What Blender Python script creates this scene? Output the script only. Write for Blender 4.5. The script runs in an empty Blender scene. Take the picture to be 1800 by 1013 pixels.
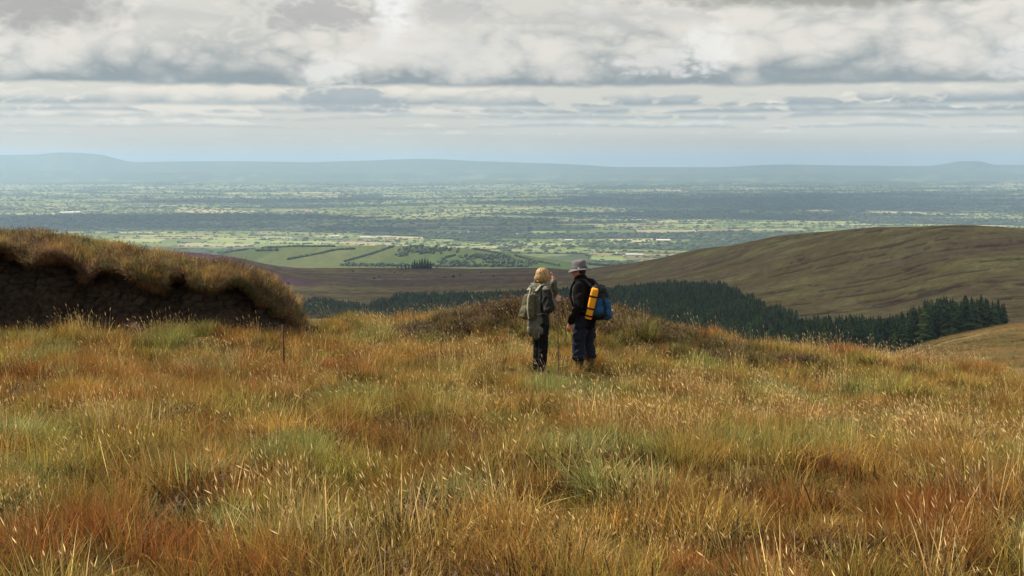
import bpy, bmesh, math, random
import numpy as np
from mathutils import Vector, Matrix, Euler

random.seed(7)
RNG = np.random.default_rng(11)
scene = bpy.context.scene
R = math.radians

# ------------------------------------------------------------------ camera
F, CX, EYE = 2500.0, 900.0, 284.0          # photo pixels: focal length, centre column, eye level
cam_d = bpy.data.cameras.new('camera'); cam = bpy.data.objects.new('camera', cam_d)
scene.collection.objects.link(cam); scene.camera = cam
cam_d.sensor_width = 36; cam_d.lens = 50; cam_d.shift_y = -(506.5-EYE)/1800
cam_d.clip_start = 0.1; cam_d.clip_end = 300000
cam.location = (0, 0, 0); cam.rotation_euler = (R(90), 0, 0)

# ------------------------------------------------------------------ render / exposure
scene.render.engine = 'CYCLES'
scene.cycles.use_denoising = True; scene.cycles.sample_clamp_indirect = 6
scene.cycles.max_bounces = 5; scene.cycles.diffuse_bounces = 2; scene.cycles.transmission_bounces = 4
scene.cycles.volume_bounces = 2; scene.cycles.transparent_max_bounces = 8
scene.view_settings.view_transform = 'Standard'; scene.view_settings.look = 'None'
scene.view_settings.gamma = 1; scene.view_settings.use_curve_mapping = False
scene.view_settings.exposure = 0.58

# ------------------------------------------------------------------ sun
SUN_EL, SUN_AZ = R(50), R(-75)             # azimuth from +Y (away from the camera) towards +X
sd = Vector((math.sin(SUN_AZ)*math.cos(SUN_EL), math.cos(SUN_AZ)*math.cos(SUN_EL), math.sin(SUN_EL)))
sun_d = bpy.data.lights.new('sun', 'SUN'); sun_d.energy = 5.0; sun_d.angle = R(1.5); sun_d.color = (1, .90, .74)
sun = bpy.data.objects.new('sun', sun_d); scene.collection.objects.link(sun)
sun.rotation_euler = (-sd).to_track_quat('-Z', 'Y').to_euler(); sun.location = (-30, 20, 60)

# ------------------------------------------------------------------ node helper
class NT:
    def __init__(s, tree): s.t = tree; s.n = tree.nodes; s.l = tree.links
    def node(s, typ, **kw):
        n = s.n.new(typ)
        for k, v in kw.items(): setattr(n, k, v)
        return n
    def put(s, sock, v):
        if isinstance(v, bpy.types.NodeSocket): s.l.new(v, sock)
        elif v is not None:
            if isinstance(v, (tuple, list)) and sock.type == 'RGBA' and len(v) == 3: v = (*v, 1)
            sock.default_value = v
    def m(s, op, a, b=None, c=None, clamp=False):
        n = s.node('ShaderNodeMath', operation=op, use_clamp=clamp)
        s.put(n.inputs[0], a)
        if b is not None: s.put(n.inputs[1], b)
        if c is not None: s.put(n.inputs[2], c)
        return n.outputs[0]
    def vm(s, op, a, b=None):
        n = s.node('ShaderNodeVectorMath', operation=op); s.put(n.inputs[0], a)
        if b is not None: s.put(n.inputs[1], b)
        return n.outputs[0]
    def step(s, v, a, b):                    # smoothstep of v between a and b
        n = s.node('ShaderNodeMapRange', interpolation_type='SMOOTHSTEP', clamp=True)
        s.put(n.inputs[0], v); s.put(n.inputs[1], a); s.put(n.inputs[2], b)
        return n.outputs[0]
    def mix(s, f, a, b, blend='MIX'):
        n = s.node('ShaderNodeMix', data_type='RGBA', blend_type=blend, clamp_factor=True)
        s.put(n.inputs[0], f); s.put(n.inputs[6], a); s.put(n.inputs[7], b)
        return n.outputs[2]
    def noise(s, vec, scale=5, detail=4, rough=.5, dist=0, lac=2):
        n = s.node('ShaderNodeTexNoise'); s.put(n.inputs['Vector'], vec)
        for k, v in (('Scale', scale), ('Detail', detail), ('Roughness', rough), ('Distortion', dist), ('Lacunarity', lac)):
            n.inputs[k].default_value = v
        return n.outputs[0]
    def comb(s, x, y, z):
        n = s.node('ShaderNodeCombineXYZ')
        for i, v in enumerate((x, y, z)): s.put(n.inputs[i], v)
        return n.outputs[0]

# ------------------------------------------------------------------ world: Nishita sky behind decks of flat-based cumulus
world = bpy.data.worlds.new('World'); scene.world = world; world.use_nodes = True
w = NT(world.node_tree); w.n.clear()
sky = w.node('ShaderNodeTexSky', sky_type='NISHITA', sun_disc=False)
sky.sun_elevation = SUN_EL; sky.sun_rotation = SUN_AZ; sky.altitude = 400; sky.dust_density = 2.5
skyc = w.vm('SCALE', sky.outputs[0]); skyc.node.inputs['Scale'].default_value = 0.11
tc = w.node('ShaderNodeTexCoord'); sep = w.node('ShaderNodeSeparateXYZ'); w.l.new(tc.outputs['Generated'], sep.inputs[0])
X_, Y_, Z_ = sep.outputs
hor = w.m('MAXIMUM', w.m('SQRT', w.m('ADD', w.m('MULTIPLY', X_, X_), w.m('MULTIPLY', Y_, Y_))), 0.02)
ax = w.m('DIVIDE', X_, hor); ay = w.m('DIVIDE', Y_, hor); el = w.m('DIVIDE', Z_, hor)
def E(py): return (EYE-py)/F               # tangent of the elevation of a picture row
col = w.mix(0.88, skyc, (.76, .735, .655))
def billow(vec):                            # round cumulus lobes (folded noise) over soft fractal noise
    f = w.noise(vec, 1.0, 3, .5, 0)
    a1 = w.m('ABSOLUTE', w.m('SUBTRACT', w.noise(vec, 1.7, 0), .5)); a2 = w.m('ABSOLUTE', w.m('SUBTRACT', w.noise(vec, 4.1, 0), .5)); a3 = w.m('ABSOLUTE', w.m('SUBTRACT', w.noise(vec, 9.3, 1), .5))
    b = w.m('ADD', w.m('MULTIPLY', a1, .95), w.m('ADD', w.m('MULTIPLY', a2, .55), w.m('MULTIPLY', a3, .28)))
    return w.m('ADD', w.m('MULTIPLY', f, .60), b)
def deck(col, py, th, cover, soft, dark, bright, ks, seed, azbias=None, wob=.25, sh0=.12, shn=1.1, rise=1.3, azsh=None, flat=1.9, lowsh=.35):
    """one deck of cumulus: flat base at the elevation of row py, th rows tall"""
    b, t = E(py), th/F
    low = w.noise(w.comb(w.m('MULTIPLY', ax, 9.0), w.m('MULTIPLY', ay, 9.0), seed), 1.0, 2, .5)      # slow change along the deck
    vec = w.comb(w.m('ADD', w.m('MULTIPLY', ax, ks), seed*3.7), w.m('MULTIPLY', ay, ks), w.m('MULTIPLY', el, ks*flat))
    n1 = billow(vec)
    s_ = w.m('DIVIDE', w.m('SUBTRACT', el, w.m('ADD', b, w.m('MULTIPLY', w.m('SUBTRACT', low, .5), t*wob))), t)
    base = w.step(w.m('ADD', s_, w.m('MULTIPLY', w.m('SUBTRACT', n1, .5), .12)), -.03, soft)
    lim = w.m('ADD', w.m('MULTIPLY', w.m('SUBTRACT', n1, .5), 2.6), w.m('ADD', cover, w.m('MULTIPLY', w.m('SUBTRACT', low, .5), 2.2)))
    if azbias is not None: lim = w.m('ADD', lim, azbias)
    top = w.step(w.m('SUBTRACT', lim, s_), -.12, .26)
    mask = w.m('MULTIPLY', base, top, clamp=True)
    sh = w.m('ADD', w.m('MULTIPLY', w.m('MINIMUM', s_, .55), rise), w.m('ADD', sh0, w.m('MULTIPLY', w.m('SUBTRACT', n1, .5), shn)))
    sh = w.m('ADD', sh, w.m('MULTIPLY', w.m('SUBTRACT', low, .5), lowsh))
    if azsh is not None: sh = w.m('ADD', sh, azsh)
    return w.mix(mask, col, w.mix(w.step(sh, 0.0, 1.0), dark, bright))
BR2 = (.80, .785, .74)
dim = w.m('MULTIPLY', w.step(ax, -.06, .06), -.22)                    # greyer towards the right of the view
col = deck(col, 252, 9, -.05, .6, (.50, .555, .565), (.82, .775, .68), 30, 1.3, wob=1.0, flat=4.5)
col = deck(col, 241, 13, .35, .5, (.43, .495, .52), (.84, .79, .69), 26, 2.9, wob=1.0, flat=4.2)
col = deck(col, 228, 18, .60, .4, (.40, .465, .495), (.86, .805, .70), 21, 4.4, wob=.9, azsh=dim, flat=3.8)
col = deck(col, 213, 26, .70, .35, (.37, .435, .465), (.87, .815, .71), 17, 6.1, wob=.8, azsh=dim, flat=3.3)
col = deck(col, 202, 34, .40, .22, (.33, .395, .425), (.86, .805, .70), 13, 8.7, wob=.35, azsh=dim, flat=3.0)
col = deck(col, 190, 50, .62, .16, (.35, .41, .435), (.88, .825, .72), 13, 10.2, wob=.3, azsh=dim, flat=2.4)
azb = w.step(ax, -.30, -.18); azb = w.m('SUBTRACT', w.m('MULTIPLY', azb, .9), .55)
col = deck(col, 153, 125, 1.3, .05, (.30, .350, .365), (.82, .785, .715), 12, 12.6, azb, wob=.03, sh0=.12, shn=1.55, rise=1.2, lowsh=.35)
col = deck(col, 50, 95, .10, .35, (.47, .47, .455), BR2, 11, 15.1, sh0=.05)
col = deck(col, -15, 180, .75, .2, (.42, .425, .41), BR2, 10, 17.7)
# overhead: the same broken deck seen from below
pz = w.m('ADD', w.m('MAXIMUM', Z_, 0.0), .12)
pv = w.comb(w.m('DIVIDE', X_, pz), w.m('DIVIDE', Y_, pz), 3.3)
pn = w.noise(pv, 1.6, 4, .55, .3)
over = w.mix(w.step(pn, .36, .56), skyc, w.mix(w.step(pn, .45, .72), (.80, .79, .76), (.46, .47, .47)))
col = w.mix(w.step(el, .15, .24), col, over)
# single clouds that stand out in this sky
wv = w.comb(w.m('MULTIPLY', ax, 30), w.m('MULTIPLY', ay, 30), w.m('MULTIPLY', el, 55))
wn = w.m('SUBTRACT', billow(wv), .5)
uu = w.m('DIVIDE', ax, w.m('MAXIMUM', ay, .05)); front = w.step(ay, .3, .5)
def puff(col, px, py, rx, ry, c, amt=1.0, edge=.5, rag=2.2):
    dx = w.m('DIVIDE', w.m('SUBTRACT', uu, (px-CX)/F), rx/F); dy = w.m('DIVIDE', w.m('SUBTRACT', el, E(py)), ry/F)
    d = w.m('SQRT', w.m('ADD', w.m('MULTIPLY', dx, dx), w.m('MULTIPLY', dy, dy)))
    mk = w.step(w.m('SUBTRACT', w.m('ADD', 1.0, w.m('MULTIPLY', wn, rag)), d), -edge, edge)
    return w.mix(w.m('MULTIPLY', w.m('MULTIPLY', mk, amt), front), col, c)
col = puff(col, 30, 22, 150, 36, (.42, .41, .385), .9, .7, 2.0)
col = puff(col, 570, 25, 100, 28, (.49, .48, .465), .88, .45, 2.2)
col = puff(col, 700, 20, 30, 48, (.97, .96, .93), .9, .7, 3.0)
col = puff(col, 800, 22, 75, 26, (.53, .525, .51), .7, .5, 2.0)
col = puff(col, 1480, 2, 270, 16, (.37, .37, .325), .9, .6, 1.4)
col = puff(col, 1248, 92, 46, 36, (.92, .905, .86), .85, .55, 2.2)
col = puff(col, 1150, 112, 70, 16, (.80, .785, .75), .75, .45, 3.2)
col = puff(col, 590, 124, 44, 24, (.90, .88, .82), .85, .7, 2.6)
col = puff(col, 800, 88, 100, 36, (.80, .785, .74), .6, .9, 3.0)
col = puff(col, 600, 178, 90, 18, (.37, .425, .455), .8, .4, 2.2)
col = puff(col, 1780, 115, 40, 30, (.88, .86, .82), .7, .7, 2.6)
bg = w.node('ShaderNodeBackground'); w.l.new(col, bg.inputs[0]); bg.inputs[1].default_value = 0.68
wo = w.node('ShaderNodeOutputWorld'); w.l.new(bg.outputs[0], wo.inputs[0])
world.cycles.sampling_method = 'MANUAL'; world.cycles.sample_map_resolution = 512

# ------------------------------------------------------------------ general helpers
def link(o, parent=None):
    scene.collection.objects.link(o)
    if parent is not None: o.parent = parent
    return o
def tag(o, label=None, cat=None, group=None, kind=None):
    for k, v in (('label', label), ('category', cat), ('group', group), ('kind', kind)):
        if v: o[k] = v
    return o
def empty(name, loc=(0, 0, 0), rz=0):
    o = bpy.data.objects.new(name, None); o.location = loc; o.rotation_euler = (0, 0, rz); o.empty_display_size = .2
    return link(o)
def mesh_np(name, co, quads=None, tris=None, mat=None, parent=None, smooth=True, do_link=True):
    me = bpy.data.meshes.new(name)
    co = np.asarray(co, np.float32); nq = 0 if quads is None else len(quads); nt = 0 if tris is None else len(tris)
    me.vertices.add(len(co)); me.vertices.foreach_set('co', co.ravel())
    loops = np.concatenate([np.asarray(a, np.int32).ravel() for a in (quads, tris) if a is not None and len(a)])
    me.loops.add(len(loops)); me.loops.foreach_set('vertex_index', loops)
    me.polygons.add(nq+nt)
    st = np.concatenate([np.arange(nq)*4, nq*4+np.arange(nt)*3]).astype(np.int32)
    me.polygons.foreach_set('loop_start', st)
    me.polygons.foreach_set('use_smooth', np.full(nq+nt, smooth))
    me.update(calc_edges=True); me.validate()
    if mat: me.materials.append(mat)
    o = bpy.data.objects.new(name, me)
    if do_link: link(o, parent)
    return o
def vattr(me, name, arr, dom='POINT'):
    arr = np.asarray(arr, np.float32)
    if arr.ndim == 1:
        a = me.attributes.new(name, 'FLOAT', dom); a.data.foreach_set('value', arr)
    else:
        a = me.attributes.new(name, 'FLOAT_COLOR', dom)
        if arr.shape[1] == 3: arr = np.hstack([arr, np.ones((len(arr), 1), np.float32)])
        a.data.foreach_set('color', arr.ravel())
def grid_quads(nr, nc):
    i = np.arange(nr-1)[:, None]*nc+np.arange(nc-1)[None, :]
    return np.stack([i, i+1, i+nc+1, i+nc], -1).reshape(-1, 4)
def mat_new(name, rough=.9, spec=.1):
    m = bpy.data.materials.new(name); m.use_nodes = True
    t = NT(m.node_tree); b = t.n['Principled BSDF']
    b.inputs['Roughness'].default_value = rough; b.inputs['Specular IOR Level'].default_value = spec
    return m, t, b
def cloth(name, c, scale=60, amt=.35, rough=.85, bump=.3, spec=.2):
    m, t, b = mat_new(name, rough, spec)
    tcn = t.node('ShaderNodeTexCoord'); n = t.noise(tcn.outputs['Object'], scale, 5, .6); n2 = t.noise(tcn.outputs['Object'], 7, 3, .5)
    f = t.m('ADD', t.m('MULTIPLY', n, .5), t.m('MULTIPLY', n2, .5))
    t.l.new(t.mix(f, tuple(x*(1-amt) for x in c), tuple(min(1, x*(1+amt)) for x in c)), b.inputs['Base Color'])
    bp = t.node('ShaderNodeBump'); bp.inputs['Strength'].default_value = bump; bp.inputs['Distance'].default_value = .01
    t.l.new(t.noise(tcn.outputs['Object'], 22, 4, .6), bp.inputs['Height']); t.l.new(bp.outputs[0], b.inputs['Normal'])
    return m

# value noise in numpy
def _h(ix, iy, s):
    n = (ix.astype(np.int64)*374761393+iy.astype(np.int64)*668265263+s*974634599) & 0x7fffffff
    n = ((n ^ (n >> 13))*1274126177) & 0x7fffffff
    return ((n ^ (n >> 16)) & 0xffff)/65535.0
def vnoise(x, y, s=0):
    x = np.asarray(x, float); y = np.asarray(y, float)
    ix, iy = np.floor(x), np.floor(y); fx, fy = x-ix, y-iy
    fx = fx*fx*(3-2*fx); fy = fy*fy*(3-2*fy)
    a, b, c, d = _h(ix, iy, s), _h(ix+1, iy, s), _h(ix, iy+1, s), _h(ix+1, iy+1, s)
    return (a*(1-fx)+b*fx)*(1-fy)+(c*(1-fx)+d*fx)*fy
def fbm(x, y, s=0, o=4, g=.5):
    r, a, t = 0, 1, 0
    for i in range(o):
        r = r+a*vnoise(x*2**i+17.3*i, y*2**i-9.1*i, s+i); t += a; a *= g
    return r/t
def sstep(v, a, b):
    t = np.clip((v-a)/(b-a), 0, 1); return t*t*(3-2*t)
def pchip(xk, yk, x):
    xk, yk = np.asarray(xk, float), np.asarray(yk, float)
    h = np.diff(xk); d = np.diff(yk, axis=0)/h.reshape(-1, *[1]*(yk.ndim-1))
    m = np.zeros_like(yk)
    s = d[:-1]*d[1:] > 0
    with np.errstate(divide='ignore', invalid='ignore'): hm = 2*d[:-1]*d[1:]/(d[:-1]+d[1:])
    m[1:-1] = np.where(s, hm, 0); m[0] = d[0]; m[-1] = d[-1]
    x = np.clip(np.asarray(x, float), xk[0], xk[-1]); i = np.clip(np.searchsorted(xk, x)-1, 0, len(h)-1)
    sh = (-1,)+(1,)*(yk.ndim-1)
    t = ((x-xk[i])/h[i]).reshape(sh); hh = h[i].reshape(sh)
    return (2*t**3-3*t**2+1)*yk[i]+(t**3-2*t**2+t)*hh*m[i]+(-2*t**3+3*t**2)*yk[i+1]+(t**3-t**2)*hh*m[i+1]
# ------------------------------------------------------------------ the lie of the land
# far profile: per picture column, depression (as picture row) against distance in metres
ridge_x = [-700, -300, 0, 60, 110, 170, 240, 300, 420, 540, 640, 745, 850, 1000, 1100, 1250, 1370, 1500, 1630, 1662, 1690, 1722, 1748, 1800, 2500]
ridge_y = [276, 281, 273, 272, 268, 271, 285, 284, 283, 285, 282, 279, 284, 289, 294, 294, 289, 291, 292, 288, 283.5, 283.5, 290, 290, 287]
PLAIN = 400.0
def PL(Y): return EYE+PLAIN/Y*F            # the plain, 400 m below the camera
mid = {
 -700: [(36, 640), (100, 690), (300, 650), (600, 600), (1200, 500), (1800, 455), (2300, 430), (3000, 450), (4000, 470)],
 0:    [(36, 640), (100, 690), (300, 660), (600, 620), (1200, 530), (1800, 475), (2400, 437), (3000, 455), (4000, 475), (5000, 470)],
 300:  [(36, 645), (100, 690), (300, 665), (600, 630), (1200, 545), (1800, 488), (2500, 442), (3000, 460), (4000, 475), (4700, 462), (5300, 470)],
 420:  [(36, 645), (100, 690), (300, 668), (600, 635), (1200, 560), (1800, 500), (2500, 453), (2900, 463), (3500, 470), (4100, 464), (4700, 441), (5300, 462)],
 540:  [(36, 645), (100, 690), (300, 670), (600, 640), (1000, 592), (1500, 548), (2000, 508), (2400, 486), (2800, 472), (3200, 478), (4000, 468), (4700, 433), (5500, 458)],
 700:  [(36, 645), (100, 690), (300, 670), (600, 640), (1000, 592), (1400, 558), (1800, 524), (2300, 494), (2800, 472), (3200, 479), (4000, 468), (4700, 432), (5500, 459)],
 860:  [(36, 645), (100, 690), (300, 670), (600, 640), (1000, 588), (1400, 552), (1800, 516), (2300, 490), (2800, 473), (3200, 481), (4000, 470), (4600, 440), (5500, 459)],
 960:  [(36, 645), (100, 690), (300, 670), (600, 638), (1000, 585), (1400, 545), (1800, 512), (2300, 486), (2800, 471), (3200, 483), (4000, 473), (4600, 455), (5500, 460)],
 1080: [(36, 645), (100, 690), (300, 670), (600, 636), (1000, 580), (1400, 537), (1700, 511), (2000, 492), (2400, 468), (3000, 488), (4000, 480), (5500, 461)],
 1250: [(36, 648), (100, 690), (300, 672), (600, 638), (800, 602), (1000, 568), (1300, 524), (1700, 478), (2150, 436), (2800, 470), (4000, 480), (5500, 461)],
 1400: [(36, 650), (100, 690), (300, 670), (500, 650), (700, 615), (880, 586), (1200, 520), (1600, 449), (1900, 411), (2400, 440), (4000, 480), (5500, 461)],
 1550: [(36, 650), (100, 672), (200, 645), (260, 628), (330, 634), (500, 632), (600, 618), (720, 597), (900, 566), (1200, 500), (1500, 432), (1750, 398), (2200, 430), (4000, 480), (5500, 461)],
 1680: [(36, 650), (80, 650), (130, 628), (190, 604), (250, 590), (320, 598), (450, 606), (570, 596), (720, 572), (1000, 516), (1300, 448), (1650, 395), (2100, 430), (4000, 480), (5500, 461)],
 1800: [(36, 650), (80, 645), (130, 615), (190, 585), (260, 567), (330, 576), (450, 592), (570, 592), (720, 567), (1000, 505), (1300, 440), (1600, 402), (2100, 435), (4000, 480), (5500, 461)],
 2500: [(36, 650), (80, 640), (130, 600), (200, 560), (300, 535), (450, 545), (600, 545), (1000, 480), (1500, 425), (2100, 440), (4000, 480), (5500, 461)],
}
LY = np.linspace(math.log(36), math.log(70000), 900)
xs = sorted(mid); tab = []
for x in xs:
    rp = float(pchip(ridge_x, ridge_y, np.array([x]))[0])
    k = mid[x]+[(d, PL(d)) for d in (6300, 7500, 10000, 15000, 22000)]+[(26000, 319.5), (27500, 319), (29800, 304+(rp-284)*.4), (31000, 306.5), (34500, rp), (40000, rp+9), (70000, rp+12)]
    d, p = np.array(k).T
    tab.append(pchip(np.log(d), p, LY))
XF = np.arange(-700, 2501, 10.0)
TAB = pchip(xs, np.array(tab), XF)                     # [picture column, log distance] -> picture row
far_lo = LY > math.log(33000)                           # the skyline itself is finer than the columns above
wgt = sstep(LY, math.log(30500), math.log(34000))[None, :]
rx = pchip(ridge_x, ridge_y, XF); rc = pchip(xs, pchip(ridge_x, ridge_y, np.array(xs, float)), XF)
TAB = TAB+wgt*(rx-rc)[:, None]
def far_row(px, Y):
    a = np.clip((px+700)/10, 0, len(XF)-1.001); b = np.clip((np.log(np.maximum(Y, 36))-LY[0])/(LY[1]-LY[0]), 0, len(LY)-1.001)
    i, j = a.astype(int), b.astype(int); fa, fb = a-i, b-j
    return (TAB[i, j]*(1-fa)+TAB[i+1, j]*fa)*(1-fb)+(TAB[i, j+1]*(1-fa)+TAB[i+1, j+1]*fa)*fb
def far_z(X, Y):
    X = np.asarray(X, float); Y = np.asarray(Y, float)
    z = -(far_row(X/Y*F+CX, Y)-EYE)/F*Y
    n1 = fbm(X/160, Y/160, 3, 3)-.5; n2 = fbm(X/24, Y/24, 8, 4)-.5; n3 = fbm(X/2600, Y/2600, 5, 3)-.5
    k = sstep(Y, 60, 300)
    return z+n1*np.clip(Y*.004, 0, 5)*k+n2*np.clip(Y*.0025, .3, 1.4)*k*(1-sstep(Y, 3000, 6000))+n3*sstep(Y, 9000, 20000)*(1-.6*sstep(Y, 27000, 33000))*60
def near_z(X, Y, fine=True):
    X = np.asarray(X, float); Y = np.asarray(Y, float)
    z = pchip([-30, -12, 0, 7, 12, 16, 22, 27, 30, 33, 60], [-.4, -1.0, -1.65, -2.2, -2.62, -2.95, -3.37, -3.47, -3.52, -3.62, -5.0], Y.ravel()).reshape(Y.shape)
    z = z-.098*np.clip(X-.6, 0, 14)*sstep(Y, 8, 20)+.05*np.clip(-3-X, 0, 9)*sstep(Y, 14, 24)
    z = z+.0008*np.maximum(Y, 0)                     # rows of the picture are counted from eye level
    Ye = 30.5-.33*np.clip(X, 0, 12)
    z = z-.035*np.clip(Y-Ye, 0, 30)**1.6
    z = z+.16*np.exp(-((Y-25.3)/1.2)**2)*sstep(-X, 3.2, 4.6)*(1-.9*sstep(-X, 5.2, 6.8))+.03*np.exp(-((X-.8)/2)**2-((Y-22.2)/2)**2)
    z = z+.22*np.exp(-((X-2.6)/1.0)**2-((Y-28.2)/1.2)**2)+.52*np.exp(-((X-.8)/1.7)**2-((Y-28.6)/1.5)**2)+.16*np.exp(-((X+1.2)/.9)**2-((Y-28.3)/.9)**2)+.04*np.exp(-((X-3.6)/1.1)**2-((Y-27.6)/1.2)**2)
    z = z+.14*np.exp(-((X-5.4)/1.0)**2-((Y-26.6)/.8)**2)
    z = z+(fbm(X/3.1, Y/3.1, 21, 3)-.5)*.26*(1-.5*np.exp(-((X-.8)/2)**2-((Y-22)/1.5)**2))
    z = z-.13*np.exp(-((X+3.0)/1.3)**2)*sstep(Y, 25.5, 28.5)
    if fine: z = z+(fbm(X/.6, Y/.6, 31, 3)-.5)*.32
    return z
def ground(X, Y):
    X = np.asarray(X, float); Y = np.asarray(Y, float)
    k = sstep(Y, 36, 60)
    return near_z(X, np.minimum(Y, 60))*(1-k)+far_z(X, np.maximum(Y, 36))*k
def pix(px, py, Y): return Vector(((px-CX)/F*Y, Y, (EYE-py)/F*Y))
def hit(px, py, lo=6.0, hi=30000.0, veg=0.0):
    """first point of the ground along the ray through a picture point"""
    Y = np.exp(np.linspace(math.log(lo), math.log(hi), 3000)); X = (px-CX)/F*Y
    below = ((EYE-py)/F*Y) <= ground(X, Y)+veg
    i = int(np.argmax(below)); y = float(Y[i]); x = (px-CX)/F*y
    return x, y, float(ground(np.array([x]), np.array([y]))[0])

# ---- ground material: soil and litter under the vegetation
def ground_mat():
    m, t, b = mat_new('moor_litter', .95, .05)
    tcn = t.node('ShaderNodeTexCoord'); P = tcn.outputs['Object']
    n1 = t.noise(P, .9, 5, .6); n2 = t.noise(P, 14, 6, .65)
    c = t.mix(t.step(n1, .35, .65), (.055, .040, .016), (.085, .070, .022))
    c = t.mix(t.step(n2, .4, .7), c, (.16, .105, .035))
    t.l.new(c, b.inputs['Base Color'])
    bp = t.node('ShaderNodeBump'); bp.inputs['Distance'].default_value = .03; t.l.new(n2, bp.inputs['Height']); t.l.new(bp.outputs[0], b.inputs['Normal'])
    return m
gx = np.linspace(-26, 26, 420); gy = np.linspace(-14, 48, 480)
GX, GY = np.meshgrid(gx, gy)
hill = mesh_np('hillside_ground', np.stack([GX, GY, ground(GX, GY)], -1).reshape(-1, 3), grid_quads(480, 420), mat=ground_mat())
tag(hill, kind='structure')

# ---- terrain from the brow of the hillside to the skyline
NU, U = 460, np.linspace(-.58, .62, 460)
YR = np.concatenate([np.exp(np.linspace(math.log(44), math.log(6500), 560)), np.exp(np.linspace(math.log(6560), math.log(57000), 150))])
UU, YY = np.meshgrid(U, YR); XX = UU*YY; PX = UU*F+CX
ZZ = ground(XX, YY)
ROW = far_row(PX, YY)
ZZ = ZZ-.5*(1-sstep(YY, 44, 60))-7*sstep(YY, 6200, 7000)*(1-sstep(YY, 24000, 25500))
# colour zones
def mixc(a, b, k): return a*(1-k[..., None])+np.asarray(b)*k[..., None]
g1 = fbm(XX/55, YY/55, 41, 4); g2 = fbm(XX/260, YY/190, 47, 4); st = fbm((XX+YY*.25)/70, (YY-XX*.10)/15, 53, 5); st2 = fbm((XX-YY*.3)/40, YY/9, 59, 3)
gf = fbm(XX/9, YY/13, 43, 5, .65)
C = np.empty(XX.shape+(3,)); C[:] = (.088, .068, .029)
C = mixc(C, (.118, .104, .040), sstep(g1+.6*(g2-.5)+.5*(gf-.5), .42, .66))
C = mixc(C, (.074, .050, .034), sstep(g2+.9*(gf-.5), .46, .66)*.6)
C = mixc(C, (.125, .100, .048), sstep(st2, .55, .75)*.35)
hag = sstep(st+.35*(gf-.5), .63, .69)*sstep(YY, 90, 140)*(1-sstep(YY, 3200, 3600))
C = mixc(C, (.026, .019, .013), hag*np.where((PX > 1350) & (YY > 900), .75, .5))
ZZ = ZZ-hag*np.clip(YY*.0012, .3, .7)
ns_ = fbm((XX+YY*.5)/13, (YY-XX*.3)/6.5, 101, 4); nh = sstep(ns_, .56, .63)*sstep(YY, 95, 130)*(1-sstep(YY, 300, 380))*(PX > 1480)
C = mixc(C, (.030, .021, .014), nh*.9); ZZ = ZZ-nh*.55; C = mixc(C, (.070, .072, .026), sstep(fbm(XX/5, YY/5, 103, 3), .52, .66)*.6*(YY < 380)); C = mixc(C, (.115, .058, .030), sstep(fbm(XX/9, YY/6, 107, 3), .55, .66)*.6*(YY < 380))
# moor shelf in the middle: browner, with heather
shelf = sstep(YY, 1600, 2000)*(1-sstep(YY, 2950, 3100))*(1-sstep(PX, 960, 1120))*sstep(PX, 330, 420)
sb = fbm(XX/420, YY/60, 61, 4)
C = mixc(C, (.052, .034, .028), shelf*sstep(sb+.4*(gf-.5), .42, .54)*.95)
C = mixc(C, (.085, .070, .037), shelf*sstep(sb, .60, .7)*.5)
hb = sstep(YY, 1900, 2200)*(1-sstep(YY, 2700, 2900))*(1-sstep(PX, 500, 600))*sstep(fbm(XX/300, YY/120, 67, 4)+(1-sstep(PX, 250, 560))*.15, .40, .6)
C = mixc(C, (.105, .042, .072), hb)
# green farmland hill behind the shelf
green = sstep(YY, 3050, 3350)*(1-sstep(YY, 5700, 6200))*(1-sstep(PX, 1000, 1150))*sstep(PX, 385, 430)
fcell = _h(np.floor((PX+(ROW-432)*2.0)/72), np.floor(YY/2600), 5)
gcol = mixc(np.broadcast_to(np.array((.060, .084, .031)), XX.shape+(3,)), (.100, .114, .046), fcell)
gcol = mixc(gcol, (.060, .095, .036), sstep(fbm(XX/500, YY/500, 71, 3), .5, .65)*.6)
C = C*(1-green[..., None])+gcol*green[..., None]
plain_k = sstep(YY, 3300+2300*sstep(PX, 385, 430), 3600+2600*sstep(PX, 385, 430))
pc = fbm(XX/520, YY/900, 77, 4); pcell = _h(np.floor(XX/330+vnoise(XX/900, YY/900, 4)*3), np.floor(YY/260+vnoise(XX/800, YY/800, 9)*3), 12)
pcol = mixc(np.broadcast_to(np.array((.060, .085, .034)), XX.shape+(3,)), (.19, .215, .09), sstep(pcell, .62, .95))
pcol = mixc(pcol, (.045, .058, .030), sstep(pc, .50, .60)*.85)
C = C*(1-plain_k[..., None])+pcol*plain_k[..., None]
hk = sstep(YY, 27000, 31000)
C = mixc(C, (.070, .085, .045), hk*.7)
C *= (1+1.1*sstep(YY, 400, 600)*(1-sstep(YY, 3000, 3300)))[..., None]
C *= (.62+.76*fbm(XX/8, YY/12, 83, 4, .65))[..., None]
for ln in ([(1435, 520), (1475, 500), (1478, 515), (1488, 540)], [(1540, 505), (1600, 500), (1650, 515), (1672, 535)], [(1400, 548), (1430, 552), (1448, 560)], [(1555, 425), (1580, 414), (1620, 410), (1700, 412)], [(1500, 512), (1512, 530), (1530, 545)]):
    for (ax_, ay_), (bx_, by_) in zip(ln[:-1], ln[1:]):                # sheep tracks: worn pale lines in the turf
        t_ = np.clip(((PX-ax_)*(bx_-ax_)+(ROW-ay_)*(by_-ay_))/((bx_-ax_)**2+(by_-ay_)**2), 0, 1); dd = np.hypot(PX-ax_-t_*(bx_-ax_), ROW-ay_-t_*(by_-ay_))
        C = mixc(C, (.17, .14, .075), (1-sstep(dd, .6, 2.2))*.6*((YY > 700) & (YY < 2000)))
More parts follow.
